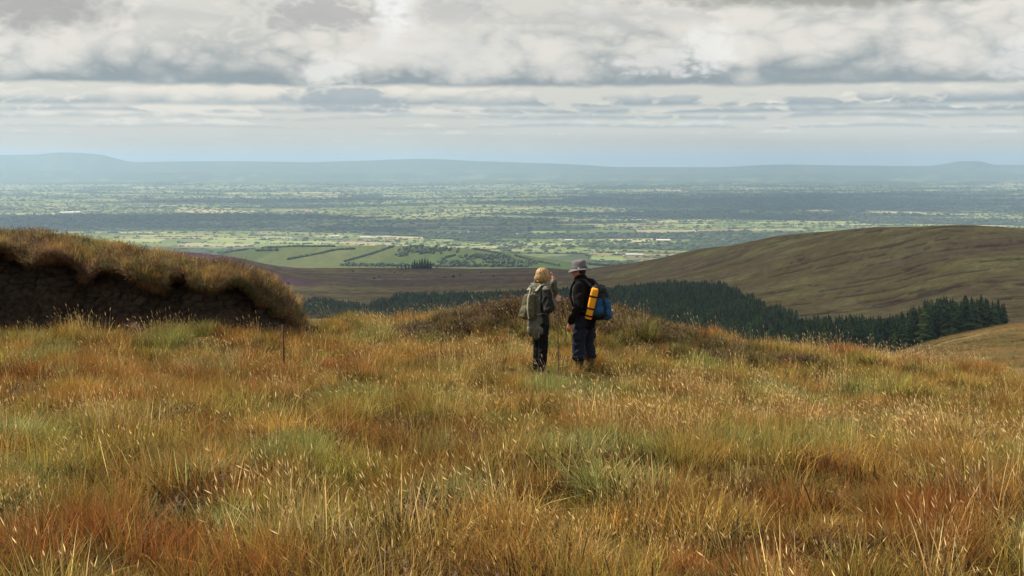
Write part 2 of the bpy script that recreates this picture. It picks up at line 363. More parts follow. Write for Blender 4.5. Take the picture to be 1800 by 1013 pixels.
def terrain_mat():
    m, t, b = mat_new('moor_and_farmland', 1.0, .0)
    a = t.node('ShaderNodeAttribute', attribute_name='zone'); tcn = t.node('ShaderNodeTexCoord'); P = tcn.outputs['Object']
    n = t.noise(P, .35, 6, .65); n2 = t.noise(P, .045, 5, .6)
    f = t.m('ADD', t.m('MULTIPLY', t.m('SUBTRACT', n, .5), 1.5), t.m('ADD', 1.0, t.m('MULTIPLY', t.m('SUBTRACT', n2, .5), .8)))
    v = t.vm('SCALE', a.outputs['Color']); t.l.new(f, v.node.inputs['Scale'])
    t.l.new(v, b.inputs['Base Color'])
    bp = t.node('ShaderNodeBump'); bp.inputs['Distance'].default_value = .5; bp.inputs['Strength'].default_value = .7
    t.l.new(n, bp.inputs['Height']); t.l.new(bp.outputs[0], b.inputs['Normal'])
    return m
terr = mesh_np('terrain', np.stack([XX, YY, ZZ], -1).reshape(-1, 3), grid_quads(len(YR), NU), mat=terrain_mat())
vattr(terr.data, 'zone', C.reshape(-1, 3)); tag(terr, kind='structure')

# ------------------------------------------------------------------ scatter helper: stuff from instanced clumps
def scatter(name, protos, pos, rz, scl, tint, label, cat=None, tilt=None, parent=None, vid=None):
    n = len(pos); me = bpy.data.meshes.new(name); me.vertices.add(n)
    me.vertices.foreach_set('co', np.asarray(pos, np.float32).ravel())
    rot = np.zeros((n, 3), np.float32); rot[:, 2] = rz
    if tilt is not None: rot[:, :2] = tilt
    a = me.attributes.new('rot', 'FLOAT_VECTOR', 'POINT'); a.data.foreach_set('vector', rot.ravel())
    scl = np.asarray(scl, np.float32)
    if scl.ndim == 1: scl = np.repeat(scl[:, None], 3, 1)
    a = me.attributes.new('scl', 'FLOAT_VECTOR', 'POINT'); a.data.foreach_set('vector', scl.ravel())
    if vid is None: vid = RNG.integers(0, len(protos), n)
    a = me.attributes.new('vid', 'INT', 'POINT'); a.data.foreach_set('value', np.asarray(vid, np.int32))
    vattr(me, 'tint', tint)
    o = link(bpy.data.objects.new(name, me), parent)
    c = bpy.data.collections.new(name+'_clumps')
    for p in protos: c.objects.link(p)
    g = bpy.data.node_groups.new(name+'_scatter', 'GeometryNodeTree')
    g.interface.new_socket('Geometry', in_out='INPUT', socket_type='NodeSocketGeometry')
    g.interface.new_socket('Geometry', in_out='OUTPUT', socket_type='NodeSocketGeometry')
    N, L = g.nodes, g.links
    gi, go = N.new('NodeGroupInput'), N.new('NodeGroupOutput')
    ci = N.new('GeometryNodeCollectionInfo'); ci.inputs['Collection'].default_value = c
    ci.inputs['Separate Children'].default_value = True; ci.inputs['Reset Children'].default_value = True
    ip = N.new('GeometryNodeInstanceOnPoints')
    def na(nm, ty):
        x = N.new('GeometryNodeInputNamedAttribute'); x.data_type = ty; x.inputs[0].default_value = nm; return x.outputs[0]
    e = N.new('FunctionNodeEulerToRotation'); L.new(na('rot', 'FLOAT_VECTOR'), e.inputs[0])
    L.new(gi.outputs[0], ip.inputs['Points']); L.new(ci.outputs[0], ip.inputs['Instance']); ip.inputs['Pick Instance'].default_value = True
    L.new(na('vid', 'INT'), ip.inputs['Instance Index']); L.new(e.outputs[0], ip.inputs['Rotation']); L.new(na('scl', 'FLOAT_VECTOR'), ip.inputs['Scale'])
    L.new(ip.outputs[0], go.inputs[0])
    md = o.modifiers.new('scatter', 'NODES'); md.node_group = g
    o['kind'] = 'stuff'
    if parent is None: tag(o, label, cat)
    elif label: o['label'] = label
    return o
def leaf_mat(name, transl=.35, rough=.6, spec=.15, tipmix=.55, tipcol=None):
    """plant colour = tint of the clump x variation of the single blade, with its own tip colour"""
    m = bpy.data.materials.new(name); m.use_nodes = True; t = NT(m.node_tree); b = t.n['Principled BSDF']
    b.inputs['Roughness'].default_value = rough; b.inputs['Specular IOR Level'].default_value = spec
    a = t.node('ShaderNodeAttribute', attribute_type='INSTANCER', attribute_name='tint')
    v = t.node('ShaderNodeAttribute', attribute_name='blade')       # r: brightness, g: along the blade
    s = t.node('ShaderNodeSeparateColor'); t.l.new(v.outputs['Color'], s.inputs[0])
    sc = t.vm('SCALE', a.outputs['Color']); t.l.new(t.m('MULTIPLY', s.outputs[0], 2.0), sc.node.inputs['Scale'])
    c = sc
    if tipcol is not None: c = t.mix(t.m('MULTIPLY', t.step(s.outputs[1], .35, 1.0), tipmix), sc, tipcol)
    t.l.new(c, b.inputs['Base Color'])
    if transl:
        tr = t.node('ShaderNodeBsdfTranslucent'); t.l.new(c, tr.inputs[0])
        mx = t.node('ShaderNodeMixShader'); mx.inputs[0].default_value = transl
        t.l.new(b.outputs[0], mx.inputs[1]); t.l.new(tr.outputs[0], mx.inputs[2])
        t.l.new(mx.outputs[0], t.n['Material Output'].inputs[0])
    return m

# ---- tree and clump prototypes for far vegetation
def crown_blob(name, seed, mat, sx=1.0, sz=1.0):
    bm = bmesh.new(); bmesh.ops.create_icosphere(bm, subdivisions=2, radius=1.0); r = random.Random(seed)
    for v in bm.verts:
        k = .72+.5*r.random(); v.co = Vector((v.co.x*k*sx, v.co.y*k*sx, max(v.co.z, -.55)*k*sz+.55))
    me = bpy.data.meshes.new(name); bm.to_mesh(me); bm.free(); me.materials.append(mat)
    vattr(me, 'blade', np.stack([np.full(len(me.vertices), .5)+RNG.normal(0, .10, len(me.vertices)), np.zeros(len(me.vertices)), np.zeros(len(me.vertices))], 1))
    return bpy.data.objects.new(name, me)
hedge_m = leaf_mat('hedge_leaf', 0)
blobs = [crown_blob('tree_clump', i, hedge_m, 1.0, .9+.1*i) for i in range(5)]
# ------------------------------------------------------------------ the plain: fields, hedgerows, woods
def plain_z(X, Y): return -PLAIN+(fbm(X/1500, Y/1500, 91, 3)-.5)*26+(fbm(X/2600, Y/2600, 5, 3)-.5)*sstep(Y, 9000, 20000)*60+sstep(Y, 21000, 25500)*18
def pz_(X, Y):
    k = sstep(Y, 5800, 6600); return plain_z(X, Y)*k+(far_z(X, Y)+4)*(1-k)
def warp(x, y): return x+(vnoise(x/1700, y/1700, 13)-.5)*900, y+(vnoise(x/2300+5, y/1900, 17)-.5)*1100
fco, fq, fcol, hpos, hscl = [], [], [], [], []
y = 4700.0; rr = np.random.default_rng(5)
palette = np.array([(.125, .160, .060), (.155, .190, .070), (.190, .215, .088), (.240, .245, .112), (.320, .290, .170), (.100, .122, .052), (.20, .165, .095)])
pw = np.array([.22, .18, .16, .12, .09, .14, .09])
while y < 25200:
    dy = rr.uniform(90, 230)*(1+max(0, y-9000)/14000); half = .56*y+600; x = -half
    while x < half:
        if y <= 5650 and (390-CX)/F*y < x < (1030-CX)/F*y: x = (1030-CX)/F*y+rr.uniform(0, 60)
        dx = rr.uniform(110, 420)*(1+max(0, y-9000)/20000)
        nx = max(2, int(dx/90)+1)
        ex = np.linspace(x, x+dx, nx); b = len(fco)
        for yy_ in (y, y+dy):
            wx, wy = warp(ex, np.full(nx, yy_)); fco.extend(np.stack([wx, wy, pz_(wx, wy)], 1))
        for i in range(nx-1): fq.append((b+i, b+i+1, b+nx+i+1, b+nx+i))
        cx_, cy_ = warp(np.array([x+dx/2]), np.array([y+dy/2])); cx_, cy_ = cx_[0], cy_[0]
        px, row = cx_/cy_*F+CX, PL(cy_)
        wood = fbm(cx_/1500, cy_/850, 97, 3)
        # woodland belts, partly cloud-shadow bands put into field colour; sunlit bands made paler
        wood_shade_belt = .10*math.exp(-((row-386-8*math.sin(px/260))/11)**2)+.09*math.exp(-((row-402)/7)**2)*(px < 900)+.10*math.exp(-((row-352)/9)**2)*(px > 950)-.07*math.exp(-((row-423)/11)**2)-.07*math.exp(-((row-335)/9)**2)*(px < 1000)-.05*math.exp(-((row-372)/5)**2)
        isw = wood+1.5*wood_shade_belt > .565
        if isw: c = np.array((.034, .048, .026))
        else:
            c = palette[rr.choice(7, p=pw)]*rr.uniform(.8, 1.2)*(1.12 if wood_shade_belt < -.03 else 1)
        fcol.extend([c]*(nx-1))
        fpx = 1/cy_*F                                     # picture pixels per metre
        if abs(cx_) < .44*cy_:
            far = 1+max(0, cy_-7000)/6000
            if isw: n = int(dx*dy/(900*far*far)); hx = x+dx*rr.random(n); hy = y+dy*rr.random(n)
            else:
                n1 = int(dx/(11*far)*rr.uniform(.5, 1.15)); n2 = int(dy/(22*far)*rr.uniform(.2, .9))
                hx = np.concatenate([x+dx*rr.random(n1), np.full(n2, x)+rr.normal(0, 2, n2)]); hy = np.concatenate([np.full(n1, y)+rr.normal(0, 2.5, n1), y+dy*rr.random(n2)])
            if len(hx):
                hx, hy = warp(hx, hy); hpos.extend(np.stack([hx, hy, pz_(hx, hy)-1], 1))
                hscl.extend(np.clip(rr.lognormal(1.0, .38, len(hx)), 1.2, 6)*(1.35 if isw else 1)*far**.45)
        x += dx
    y += dy
def field_mat():
    m, t, b = mat_new('farm_fields', 1.0, 0)
    a = t.node('ShaderNodeAttribute', attribute_name='zone'); tcn = t.node('ShaderNodeTexCoord')
    n = t.noise(tcn.outputs['Object'], .012, 5, .6)
    v = t.vm('SCALE', a.outputs['Color']); t.l.new(t.m('ADD', .65, t.m('MULTIPLY', n, .7)), v.node.inputs['Scale']); t.l.new(v, b.inputs['Base Color'])
    return m
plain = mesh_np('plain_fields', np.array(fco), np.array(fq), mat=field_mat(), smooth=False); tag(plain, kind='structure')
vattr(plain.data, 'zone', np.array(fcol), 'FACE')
hpos, hscl = np.array(hpos), np.array(hscl)
n = len(hpos)
def greens(n, base, var=.25, rng=RNG): return np.asarray(base)*(1+rng.normal(0, var, (n, 1)).clip(-.6, .8))*(1+rng.normal(0, .06, (n, 3)))
scatter('hedgerow_trees', blobs, hpos, RNG.normal(0, .12, n), np.stack([hscl*RNG.uniform(1.2, 3.4, n), hscl*1.3, hscl*RNG.uniform(.7, 1.25, n)], 1), greens(n, (.054, .076, .036), .2),
        'dark hedgerows and woods between the fields of the far plain', 'trees')
# hedges, scrub and trees on the green farmland hill
def on_line(pts, step, jit=1.0):
    out = []
    for (x0, y0), (x1, y1) in zip(pts[:-1], pts[1:]):
        k = max(2, int(math.hypot(x1-x0, (y1-y0))/step))
        for i in range(k): out.append((x0+(x1-x0)*i/k+random.gauss(0, .25*jit), y0+(y1-y0)*i/k+random.gauss(0, .12*jit)))
    return out
lines = [[(395, 445), (450, 437), (520, 434), (590, 434)], [(505, 457), (560, 447), (590, 440), (625, 438)], [(605, 461), (650, 448), (692, 434)],
         [(720, 434), (760, 433), (810, 436), (850, 441), (885, 448)], [(722, 434), (715, 447)], [(808, 435), (803, 445)], [(880, 446), (905, 458), (935, 468)],
         [(905, 450), (940, 460), (985, 468)], [(770, 462), (785, 453), (800, 450)], [(600, 467), (700, 468), (800, 469), (930, 469)], [(820, 452), (835, 464)], [(450, 441), (490, 441)]]
pp, sc_ = [], []
for i, ln in enumerate(lines):
    for q in on_line(ln, .8 if i != 9 else 1.6, 1 if i != 9 else 5): pp.append(q); sc_.append(random.uniform(2.0, 4.2) if i != 9 else random.uniform(2.5, 6))
for (x0, y0, rx_, ry_, k) in [(735, 442, 38, 5, 90), (855, 453, 38, 4, 110), (885, 461, 24, 4, 70), (800, 463, 24, 3, 50), (710, 449, 12, 3, 25), (470, 441, 18, 1.5, 40), (770, 440, 20, 2, 30), (930, 462, 14, 3, 20)]:
    for _ in range(k): pp.append((random.gauss(x0, rx_*.5), random.gauss(y0, ry_*.5))); sc_.append(random.uniform(2.5, 6))
P3 = [hit(a, b, 3150, 5600) for a, b in pp]
P3 = [(p, s) for p, s in zip(P3, sc_) if 3160 < p[1] < 5500]
hp = np.array([p for p, s in P3]); hs = np.array([s for p, s in P3])
scatter('farmland_hedges', blobs, hp, RNG.random(len(hp))*6.28, hs, greens(len(hp), (.034, .052, .026)),
        'dark hedges and scrub crossing the low green hill beyond the moor', 'hedges')

# ------------------------------------------------------------------ far houses and farm sheds
def house_mesh(L, W, H, RH, wallm, roofm):
    co = [(-L/2, -W/2, -2), (L/2, -W/2, -2), (L/2, W/2, -2), (-L/2, W/2, -2), (-L/2, -W/2, H), (L/2, -W/2, H), (L/2, W/2, H), (-L/2, W/2, H), (-L/2, 0, H+RH), (L/2, 0, H+RH)]
    me = bpy.data.meshes.new('house'); me.from_pydata(co, [], [(0, 1, 5, 4), (1, 2, 6, 9, 5), (2, 3, 7, 6), (3, 0, 4, 8, 7)])
    me.materials.append(wallm); ov = .5
    r = bpy.data.meshes.new('roof'); zo = H-ov*RH/(W/2)
    rc_ = [(-L/2-ov, -W/2-ov, zo+.1), (L/2+ov, -W/2-ov, zo+.1), (L/2+ov, 0, H+RH+.1), (-L/2-ov, 0, H+RH+.1), (-L/2-ov, W/2+ov, zo+.1), (L/2+ov, W/2+ov, zo+.1)]
    r.from_pydata(rc_+[(a, b, c+.25) for a, b, c in rc_], [], [(0, 3, 2, 1), (3, 4, 5, 2), (6, 7, 8, 9), (9, 8, 11, 10), (0, 1, 7, 6), (4, 10, 11, 5), (0, 6, 9, 3), (3, 9, 10, 4), (1, 2, 8, 7), (2, 5, 11, 8)])
    r.materials.append(roofm)
    return me, r
whitew = cloth('white_render', (.78, .76, .70), 2, .06, .8, 0); greyroof = cloth('slate', (.16, .16, .17), 3, .2, .7, 0); shedroof = cloth('pale_shed_sheet', (.62, .58, .50), 2, .15, .6, 0)
creamw = cloth('cream_render', (.62, .55, .42), 2, .06, .8, 0)
hm = [house_mesh(13, 8, 6, 3, whitew, greyroof), house_mesh(17, 8, 4, 3, whitew, greyroof), house_mesh(12, 8, 6.5, 3, creamw, greyroof)]
sm = house_mesh(46, 20, 6, 3, creamw, shedroof)
spots = [(612, 410), (624, 408), (638, 408), (757, 410), (764, 410), (771, 410), (778, 409.5), (788, 411), (794, 410.5), (801, 410), (808, 410), (815, 409.5), (824, 409), (831, 410), (838, 409.5), (846, 409), (861, 422),
         (866, 423), (910, 412), (918, 413), (500, 423), (507, 421.5), (520, 422), (528, 423), (385, 427), (378, 428), (392, 430), (345, 410), (283, 377), (1040, 403), (1020, 416), (985, 422), (997, 430), (1108, 450), (1120, 448),
         (1098, 452), (1085, 447), (1270, 421), (1290, 417), (1330, 404), (560, 424), (575, 430), (455, 414), (470, 426), (690, 428), (905, 434), (940, 437), (150, 380), (158, 377), (118, 378), (490, 384), (640, 384), (700, 377), (980, 378), (1175, 400), (1500, 372), (1685, 378), (1705, 378), (1740, 372), (1660, 380)]
def in_words(i): return None
for i, (px, py) in enumerate(spots):
    x, y, z = hit(px, py, 5700); z = float(plain_z(np.array([x]), np.array([y]))[0]) if y > 5900 else z
    wm, rm = hm[i % 3]; h = empty('farmhouse', (x, y, z), random.uniform(-.5, .5)+(0 if i % 4 else 1.4)); s = 1+max(0, y-7000)/9000*.5; h.scale = (s, s, s)
    wl = link(bpy.data.objects.new('wall', wm), h); rf = link(bpy.data.objects.new('roof', rm), h)
    village = 750 < px < 850
    tag(h, 'small white house in the row of houses of the village on the plain' if village else 'lone pale farmhouse, a speck among the fields of the plain', 'house',
        'houses of the plain village' if village else 'farmhouses scattered over the plain')
for i, (px, py, s) in enumerate([(588, 418, 1.1), (642, 420, 1.2), (652, 420, 1.0), (1166, 425, 1.5), (1000, 424, .9), (118, 379, 2.2), (132, 378, 2.0), (1110, 451, 1.1), (1122, 451, .9), (680, 418, .9)]):
    x, y, z = hit(px, py, 5700); z = float(plain_z(np.array([x]), np.array([y]))[0]) if y > 5900 else z
    h = empty('farm_shed', (x, y, z), random.uniform(-.15, .15)); h.scale = (s, s, s)
    link(bpy.data.objects.new('wall', sm[0]), h); link(bpy.data.objects.new('roof', sm[1]), h)
    tag(h, 'long pale farm shed with a light roof out on the plain', 'shed', 'farm sheds on the plain')

# ------------------------------------------------------------------ spruce trees
spruce_m = leaf_mat('spruce_needles', 0, .8, .1); bark_m = cloth('spruce_bark', (.10, .075, .055), 12, .35)
def spruce_crown(seed, h=1.0, rad=.17, low=.06, ragged=.42):
    r = random.Random(seed); co, tr, bl = [], [], []
    nl = 19
    for k in range(nl):
        f = k/(nl-1); z = low+(1-low)*f**.92*.97; rr_ = 1.2*rad*(1-f)**.72+.014
        nb = max(4, int(11*(1-f)+3)); a0 = r.random()*6.28
        for j in range(nb):
            a = a0+j*6.283/nb+r.uniform(-.25, .25); L = rr_*r.uniform(1-ragged, 1+ragged)*(1+.25*math.sin(a*2+seed)*math.sin(f*7+seed)); dz = -L*r.uniform(.15, .55)
            wd = L*r.uniform(.32, .5)+.006; ca, sa = math.cos(a), math.sin(a); b = len(co); zz = z+r.uniform(-.02, .02)
            co += [(0, 0, zz+.035), (ca*L*.6-sa*wd, sa*L*.6+ca*wd, zz+dz*.6-.018), (ca*L, sa*L, zz+dz), (ca*L*.6+sa*wd, sa*L*.6-ca*wd, zz+dz*.6-.018)]
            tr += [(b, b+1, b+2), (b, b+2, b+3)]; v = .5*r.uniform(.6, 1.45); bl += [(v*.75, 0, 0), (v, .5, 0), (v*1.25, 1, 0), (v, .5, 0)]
    b = len(co); co += [(-.008, 0, .93), (.008, 0, .93), (0, 0, 1.02)]; tr += [(b, b+1, b+2)]; bl += [(.5, 0, 0)]*3
    o = mesh_np('crown', co, None, tr, spruce_m, smooth=False, do_link=False); vattr(o.data, 'blade', np.array(bl)); return o
def trunk_mesh(h=.9, r0=.016, r1=.003, n=6):
    co, q = [], []
    for i, (z, r) in enumerate([(-.06, r0*1.15), (.1, r0), (.5, r0*.6), (h, r1)]):
        for j in range(n): a = j*6.283/n; co.append((math.cos(a)*r, math.sin(a)*r, z))
    for i in range(3):
        for j in range(n): q.append((i*n+j, i*n+(j+1) % n, (i+1)*n+(j+1) % n, (i+1)*n+j))
    return mesh_np('trunk', co, q, None, bark_m, do_link=False)
crowns = [spruce_crown(i, rad=.15+.02*(i % 3), low=[.05, .22, .12, .3, .08, .18][i]) for i in range(6)]
trunk = trunk_mesh()
def inside(poly, x, y):
    x = np.asarray(x); c = np.zeros(x.shape, bool); n = len(poly)
    for i in range(n):
        (x0, y0), (x1, y1) = poly[i], poly[i-1]
        c ^= ((y0 > y) != (y1 > y)) & (x < (x1-x0)*(y-y0)/(y1-y0+1e-9)+x0)
    return c
polyR = [(1060, 1640), (1130, 1600), (1200, 1520), (1285, 1350), (1305, 1200), (1345, 1050), (1385, 950), (1440, 870), (1500, 790), (1560, 720), (1620, 690), (1700, 655), (1762, 625), (1775, 565), (1700, 530), (1600, 545), (1500, 560), (1420, 610), (1340, 700), (1200, 830), (1060, 950)]
polyL = [(505, 1430), (540, 1600), (590, 1590), (625, 1520), (650, 1500), (690, 1740), (760, 1760), (830, 1720), (900, 1700), (1060, 1640), (1060, 1150), (850, 1150), (690, 1150), (640, 1180), (600, 1250), (505, 1200)]
tp = []
for poly, sp in ((polyR, 4.2), (polyL, 5.0)):
    ys = np.arange(500, 1850, sp); 
    for yv in ys:
        xsn = np.arange(-.2*yv, .40*yv, sp); X = xsn+RNG.uniform(-.45, .45, len(xsn))*sp; Y = yv+RNG.uniform(-.45, .45, len(xsn))*sp
        k = inside(poly, X/Y*F+CX+(fbm(X/40, Y/40, 5, 2)-.5)*30, Y); tp.append(np.stack([X[k], Y[k]], 1))
tp = np.concatenate(tp)
tz = ground(tp[:, 0], tp[:, 1]); tpx = tp[:, 0]/tp[:, 1]*F+CX
gap = fbm(tp[:, 0]/22, tp[:, 1]/22, 15, 2) < .66
tp, tz, tpx = tp[gap], tz[gap], tpx[gap]
tall = np.where(tpx > 1400, np.interp(tpx, [1400, 1500, 1590, 1625, 1780], [11.5, 11.5, 12.0, 14.0, 14.0]), np.interp(tp[:, 1], [800, 1100], [11.5, 9.5]))
H = tall*np.clip(RNG.lognormal(-.03, .17, len(tp)), .5, 1.2)*(.88+.24*fbm(tp[:, 0]/30, tp[:, 1]/30, 19, 2))
tint = greens(len(tp), (.042, .066, .028), .3); lar = (RNG.random(len(tp)) < .10) & (tpx > 1400) & (tpx < 1640); tint[lar] = greens(lar.sum(), (.060, .080, .026), .2)
order = np.argsort(-(H/tp[:, 1])+np.where(tpx > 1425, 0, 10)+np.where(tp[:, 1] < 640, 0, .02)); big = order[:290]; rest = np.ones(len(tp), bool); rest[big] = False
# the single trees of the near stand
tint_mats = []
for k in range(5):
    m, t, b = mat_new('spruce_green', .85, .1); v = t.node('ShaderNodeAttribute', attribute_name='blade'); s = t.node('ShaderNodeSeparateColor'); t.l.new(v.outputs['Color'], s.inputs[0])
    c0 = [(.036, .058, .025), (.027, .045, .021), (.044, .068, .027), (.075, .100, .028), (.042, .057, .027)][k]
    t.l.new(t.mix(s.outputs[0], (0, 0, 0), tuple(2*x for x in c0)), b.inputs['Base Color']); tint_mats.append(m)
crown_c = []
for k in range(5):
    row_ = []
    for c in crowns: me = c.data.copy(); me.materials[0] = tint_mats[k]; row_.append(me)
    crown_c.append(row_)
def spruce(x, y, z, h, k, v, label, group, cat='tree'):
    e = empty('spruce_tree', (x, y, z), random.random()*6.28); e.scale = (h*1.0, h*1.0, h)
    link(bpy.data.objects.new('trunk', trunk.data), e); link(bpy.data.objects.new('crown', crown_c[k][v]), e)
    tag(e, label, cat, group)
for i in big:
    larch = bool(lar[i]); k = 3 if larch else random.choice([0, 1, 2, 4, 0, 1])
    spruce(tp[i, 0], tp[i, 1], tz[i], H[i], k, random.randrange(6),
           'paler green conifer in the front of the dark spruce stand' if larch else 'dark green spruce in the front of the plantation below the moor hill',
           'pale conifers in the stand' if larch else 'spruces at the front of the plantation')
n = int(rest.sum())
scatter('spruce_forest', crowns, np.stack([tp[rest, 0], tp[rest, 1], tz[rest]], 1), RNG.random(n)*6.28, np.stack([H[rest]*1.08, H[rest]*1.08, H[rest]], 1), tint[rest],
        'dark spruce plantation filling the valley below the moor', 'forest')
# the clump on the far edge of the moor shelf
for px, h, k in [(699, 8, 1), (706, 9.5, 1), (713, 9, 0), (719, 10, 1), (725, 15, 1), (729, 19, 1), (733, 16, 0), (738, 19.5, 1), (742, 22, 1), (747, 23, 1), (752, 20, 0), (757, 17, 1), (768, 8, 1)]:
    x, y, z = hit(px, 472.5, 2000, 3300); z = float(far_z(np.array([x]), np.array([y]))[0])
    spruce(x, y, z-.5, h, k, 0 if k else 2, 'dark conifer in the small lone clump on the far edge of the moor', 'conifers of the lone clump')
# scattered low bushes on the moor shelf
bush_m = leaf_mat('bush_leaf', 0)
bm_ = blobs[2].data.copy(); m, t, b = mat_new('gorse_green', .9, .05); tcn = t.node('ShaderNodeTexCoord'); t.l.new(t.mix(t.noise(tcn.outputs['Object'], 3, 3), (.012, .018, .010), (.05, .06, .025)), b.inputs['Base Color']); bm_.materials[0] = m
for px, py, s in [(507, 500, 2.2), (658, 490, 2.0), (667, 488, 1.6), (797, 487, 2.4), (808, 485, 1.8), (781, 488, 1.5), (868, 487, 1.7), (620, 478, 1.6), (845, 480, 1.6), (693, 480, 1.5)]:
    x, y, z = hit(px, py, 1200, 3100); o = link(bpy.data.objects.new('moor_bush', bm_)); o.location = (x, y, z-.3); o.scale = (s, s, s*.9); o.rotation_euler.z = random.random()*6
    tag(o, 'small dark bush standing alone on the brown moor shelf', 'bush', 'bushes on the moor shelf')
# ------------------------------------------------------------------ plant clumps
def ribbons(name, mat, blades, seg=(0, .38, .72, 1.0)):
    """blades: (base xyz, height, lean dir, lean amount, droop, width, brightness, head) -> one mesh of tapering strips"""
    co, q, tr, bl = [], [], [], []
    for (bx, by, bz, h, a, lean, droop, wd, br, head) in blades:
        ca, sa = math.cos(a), math.sin(a); b = len(co); tw = random.uniform(-.9, .9); wx, wy = math.cos(a+1.57+tw), math.sin(a+1.57+tw)
        for i, s in enumerate(seg):
            d = h*(lean*s+droop*s*s); z = bz+h*(s-.38*(lean+droop)**2*s*s)
            wdt = wd*(1-.45*s)*.5
            if i < len(seg)-1:
                co += [(bx+ca*d-wx*wdt, by+sa*d-wy*wdt, z), (bx+ca*d+wx*wdt, by+sa*d+wy*wdt, z)]; bl += [(br, s, 0)]*2
            else: co.append((bx+ca*d, by+sa*d, z)); bl.append((br, s, 0))
        for i in range(len(seg)-2): q.append((b+2*i, b+2*i+1, b+2*i+3, b+2*i+2))
        k = 2*(len(seg)-2); tr.append((b+k, b+k+1, b+k+2))
        if head:                                        # seed head: slim spindle along the end of the stem
            hl, hw = head; e = Vector(co[-1]); f = (e-Vector(co[-2])); f = f.normalized() if f.length else Vector((0, 0, 1))
            f = (f+Vector((ca*.18, sa*.18, .05))).normalized(); s0 = e-f*hl*.25
            sd1 = f.cross(Vector((.3, .2, 1))).normalized(); sd2 = f.cross(sd1)
            c0 = len(co); mid_ = s0+f*hl*.45
            co += [tuple(s0), *[tuple(mid_+(sd1*math.cos(g)+sd2*math.sin(g))*hw) for g in (0, 2.1, 4.2)], tuple(s0+f*hl)]
            bl += [(br*1.15, 1, 1)]*5
            for g in range(3): tr += [(c0, c0+1+g, c0+1+(g+1) % 3), (c0+4, c0+1+(g+1) % 3, c0+1+g)]
    o = mesh_np(name, co, q, tr, mat, do_link=False, smooth=True); vattr(o.data, 'blade', np.array(bl)); return o
def tuft(name, mat, n, rb, h, hv, lean, droop, wd, seed, head=None, wind=.18):
    random.seed(seed); L = []
    for _ in range(n):
        r, t_ = rb*math.sqrt(random.random()), random.random()*6.283; bx, by = r*math.cos(t_), r*math.sin(t_)
        a = t_+random.gauss(0, .8) if r > rb*.25 else random.random()*6.28
        dxw, dyw = math.cos(a)*1.0-wind*2, math.sin(a); a = math.atan2(dyw, dxw)
        hh = h*random.uniform(1-hv, 1+hv); hd = (random.uniform(.05, .085), random.uniform(.0024, .0040)) if head and random.random() < head else None
        L.append((bx, by, -.02, hh, a, abs(random.gauss(0, lean)), abs(random.gauss(0, droop)), wd*random.uniform(.7, 1.3), .5*random.lognormvariate(0, .28), hd))
    return ribbons(name, mat, L)
gold_m = leaf_mat('golden_grass', .35, tipcol=(.52, .32, .085), tipmix=.5)
rust_m = leaf_mat('russet_grass', .35, tipcol=(.40, .17, .045), tipmix=.55)
green_m = leaf_mat('green_grass', .40, tipcol=(.36, .31, .105), tipmix=.35)
straw_m = leaf_mat('straw_stems', .30, tipcol=(.62, .46, .24), tipmix=.6)
low_m = leaf_mat('low_sedge', .30)
gold = [tuft('gold_tuft', gold_m, 46, .13, .25, .45, .30, .35, .0042, 100+i) for i in range(6)]
rust = [tuft('rust_tuft', rust_m, 62, .13, .24, .40, .28, .30, .0034, 200+i) for i in range(6)]
tuss = [tuft('green_tuft', green_m, 80, .14, .27, .35, .35, .55, .0044, 300+i, wind=.3) for i in range(6)]
straw = [tuft('straw_tuft', straw_m, 11, .13, .36, .28, .14, .24, .0050, 400+i, head=.8, wind=.45) for i in range(8)]
low = [tuft('low_tuft', low_m, 44, .15, .12, .5, .5, .5, .0060, 500+i) for i in range(5)]
def heather(seed, mat, n=26, h=.20, rb=.16):
    random.seed(seed); co, tr, bl = [], [], []
    for _ in range(n):
        r, t_ = rb*math.sqrt(random.random()), random.random()*6.283; p = Vector((r*math.cos(t_), r*math.sin(t_), -.03))
        d = Vector((math.cos(t_)*r/rb*.8+random.gauss(0, .25), math.sin(t_)*r/rb*.8+random.gauss(0, .25), 1)).normalized(); L = h*random.uniform(.55, 1.2)
        flower = random.random() < .4; br = random.lognormvariate(0, .3)*.5
        b = len(co); s1 = d.cross(Vector((1, .3, .1))).normalized()*.0025     # woody stem
        co += [tuple(p-s1), tuple(p+s1), tuple(p+d*L)]; bl += [(.3, 0, 0)]*3; tr.append((b, b+1, b+2))
        for k in range(13):                              # leafy sprays up the stem
            s = .3+.72*k/12; c = p+d*L*s; g = random.random()*6.283
            o1 = Vector((math.cos(g), math.sin(g), random.uniform(.2, 1.1))).normalized(); o2 = o1.cross(d).normalized()
            ln = random.uniform(.014, .030); b = len(co)
            co += [tuple(c-o2*.005), tuple(c+o2*.005), tuple(c+o1*ln)]; top = 1 if (flower and s > .7) else 0
            bl += [(br*random.uniform(.8, 1.25), s, top)]*3; tr.append((b, b+1, b+2))
    o = mesh_np('heather_clump', co, None, tr, mat, do_link=False, smooth=False); vattr(o.data, 'blade', np.array(bl)); return o
def heather_mat(name, fl):
    m = leaf_mat(name, .15); t = NT(m.node_tree); b = t.n['Principled BSDF']; src = b.inputs['Base Color'].links[0].from_socket
    v = [n for n in t.n if n.type == 'SEPARATE_COLOR'][0]
    t.l.new(t.mix(v.outputs[2], src, fl), b.inputs['Base Color']); return m
heath_m = heather_mat('heather_brown', (.13, .080, .050)); bloom_m = heather_mat('heather_bloom', (.26, .10, .17))
heath = [heather(600+i, heath_m) for i in range(5)]; bloom = [heather(700+i, bloom_m) for i in range(3)]

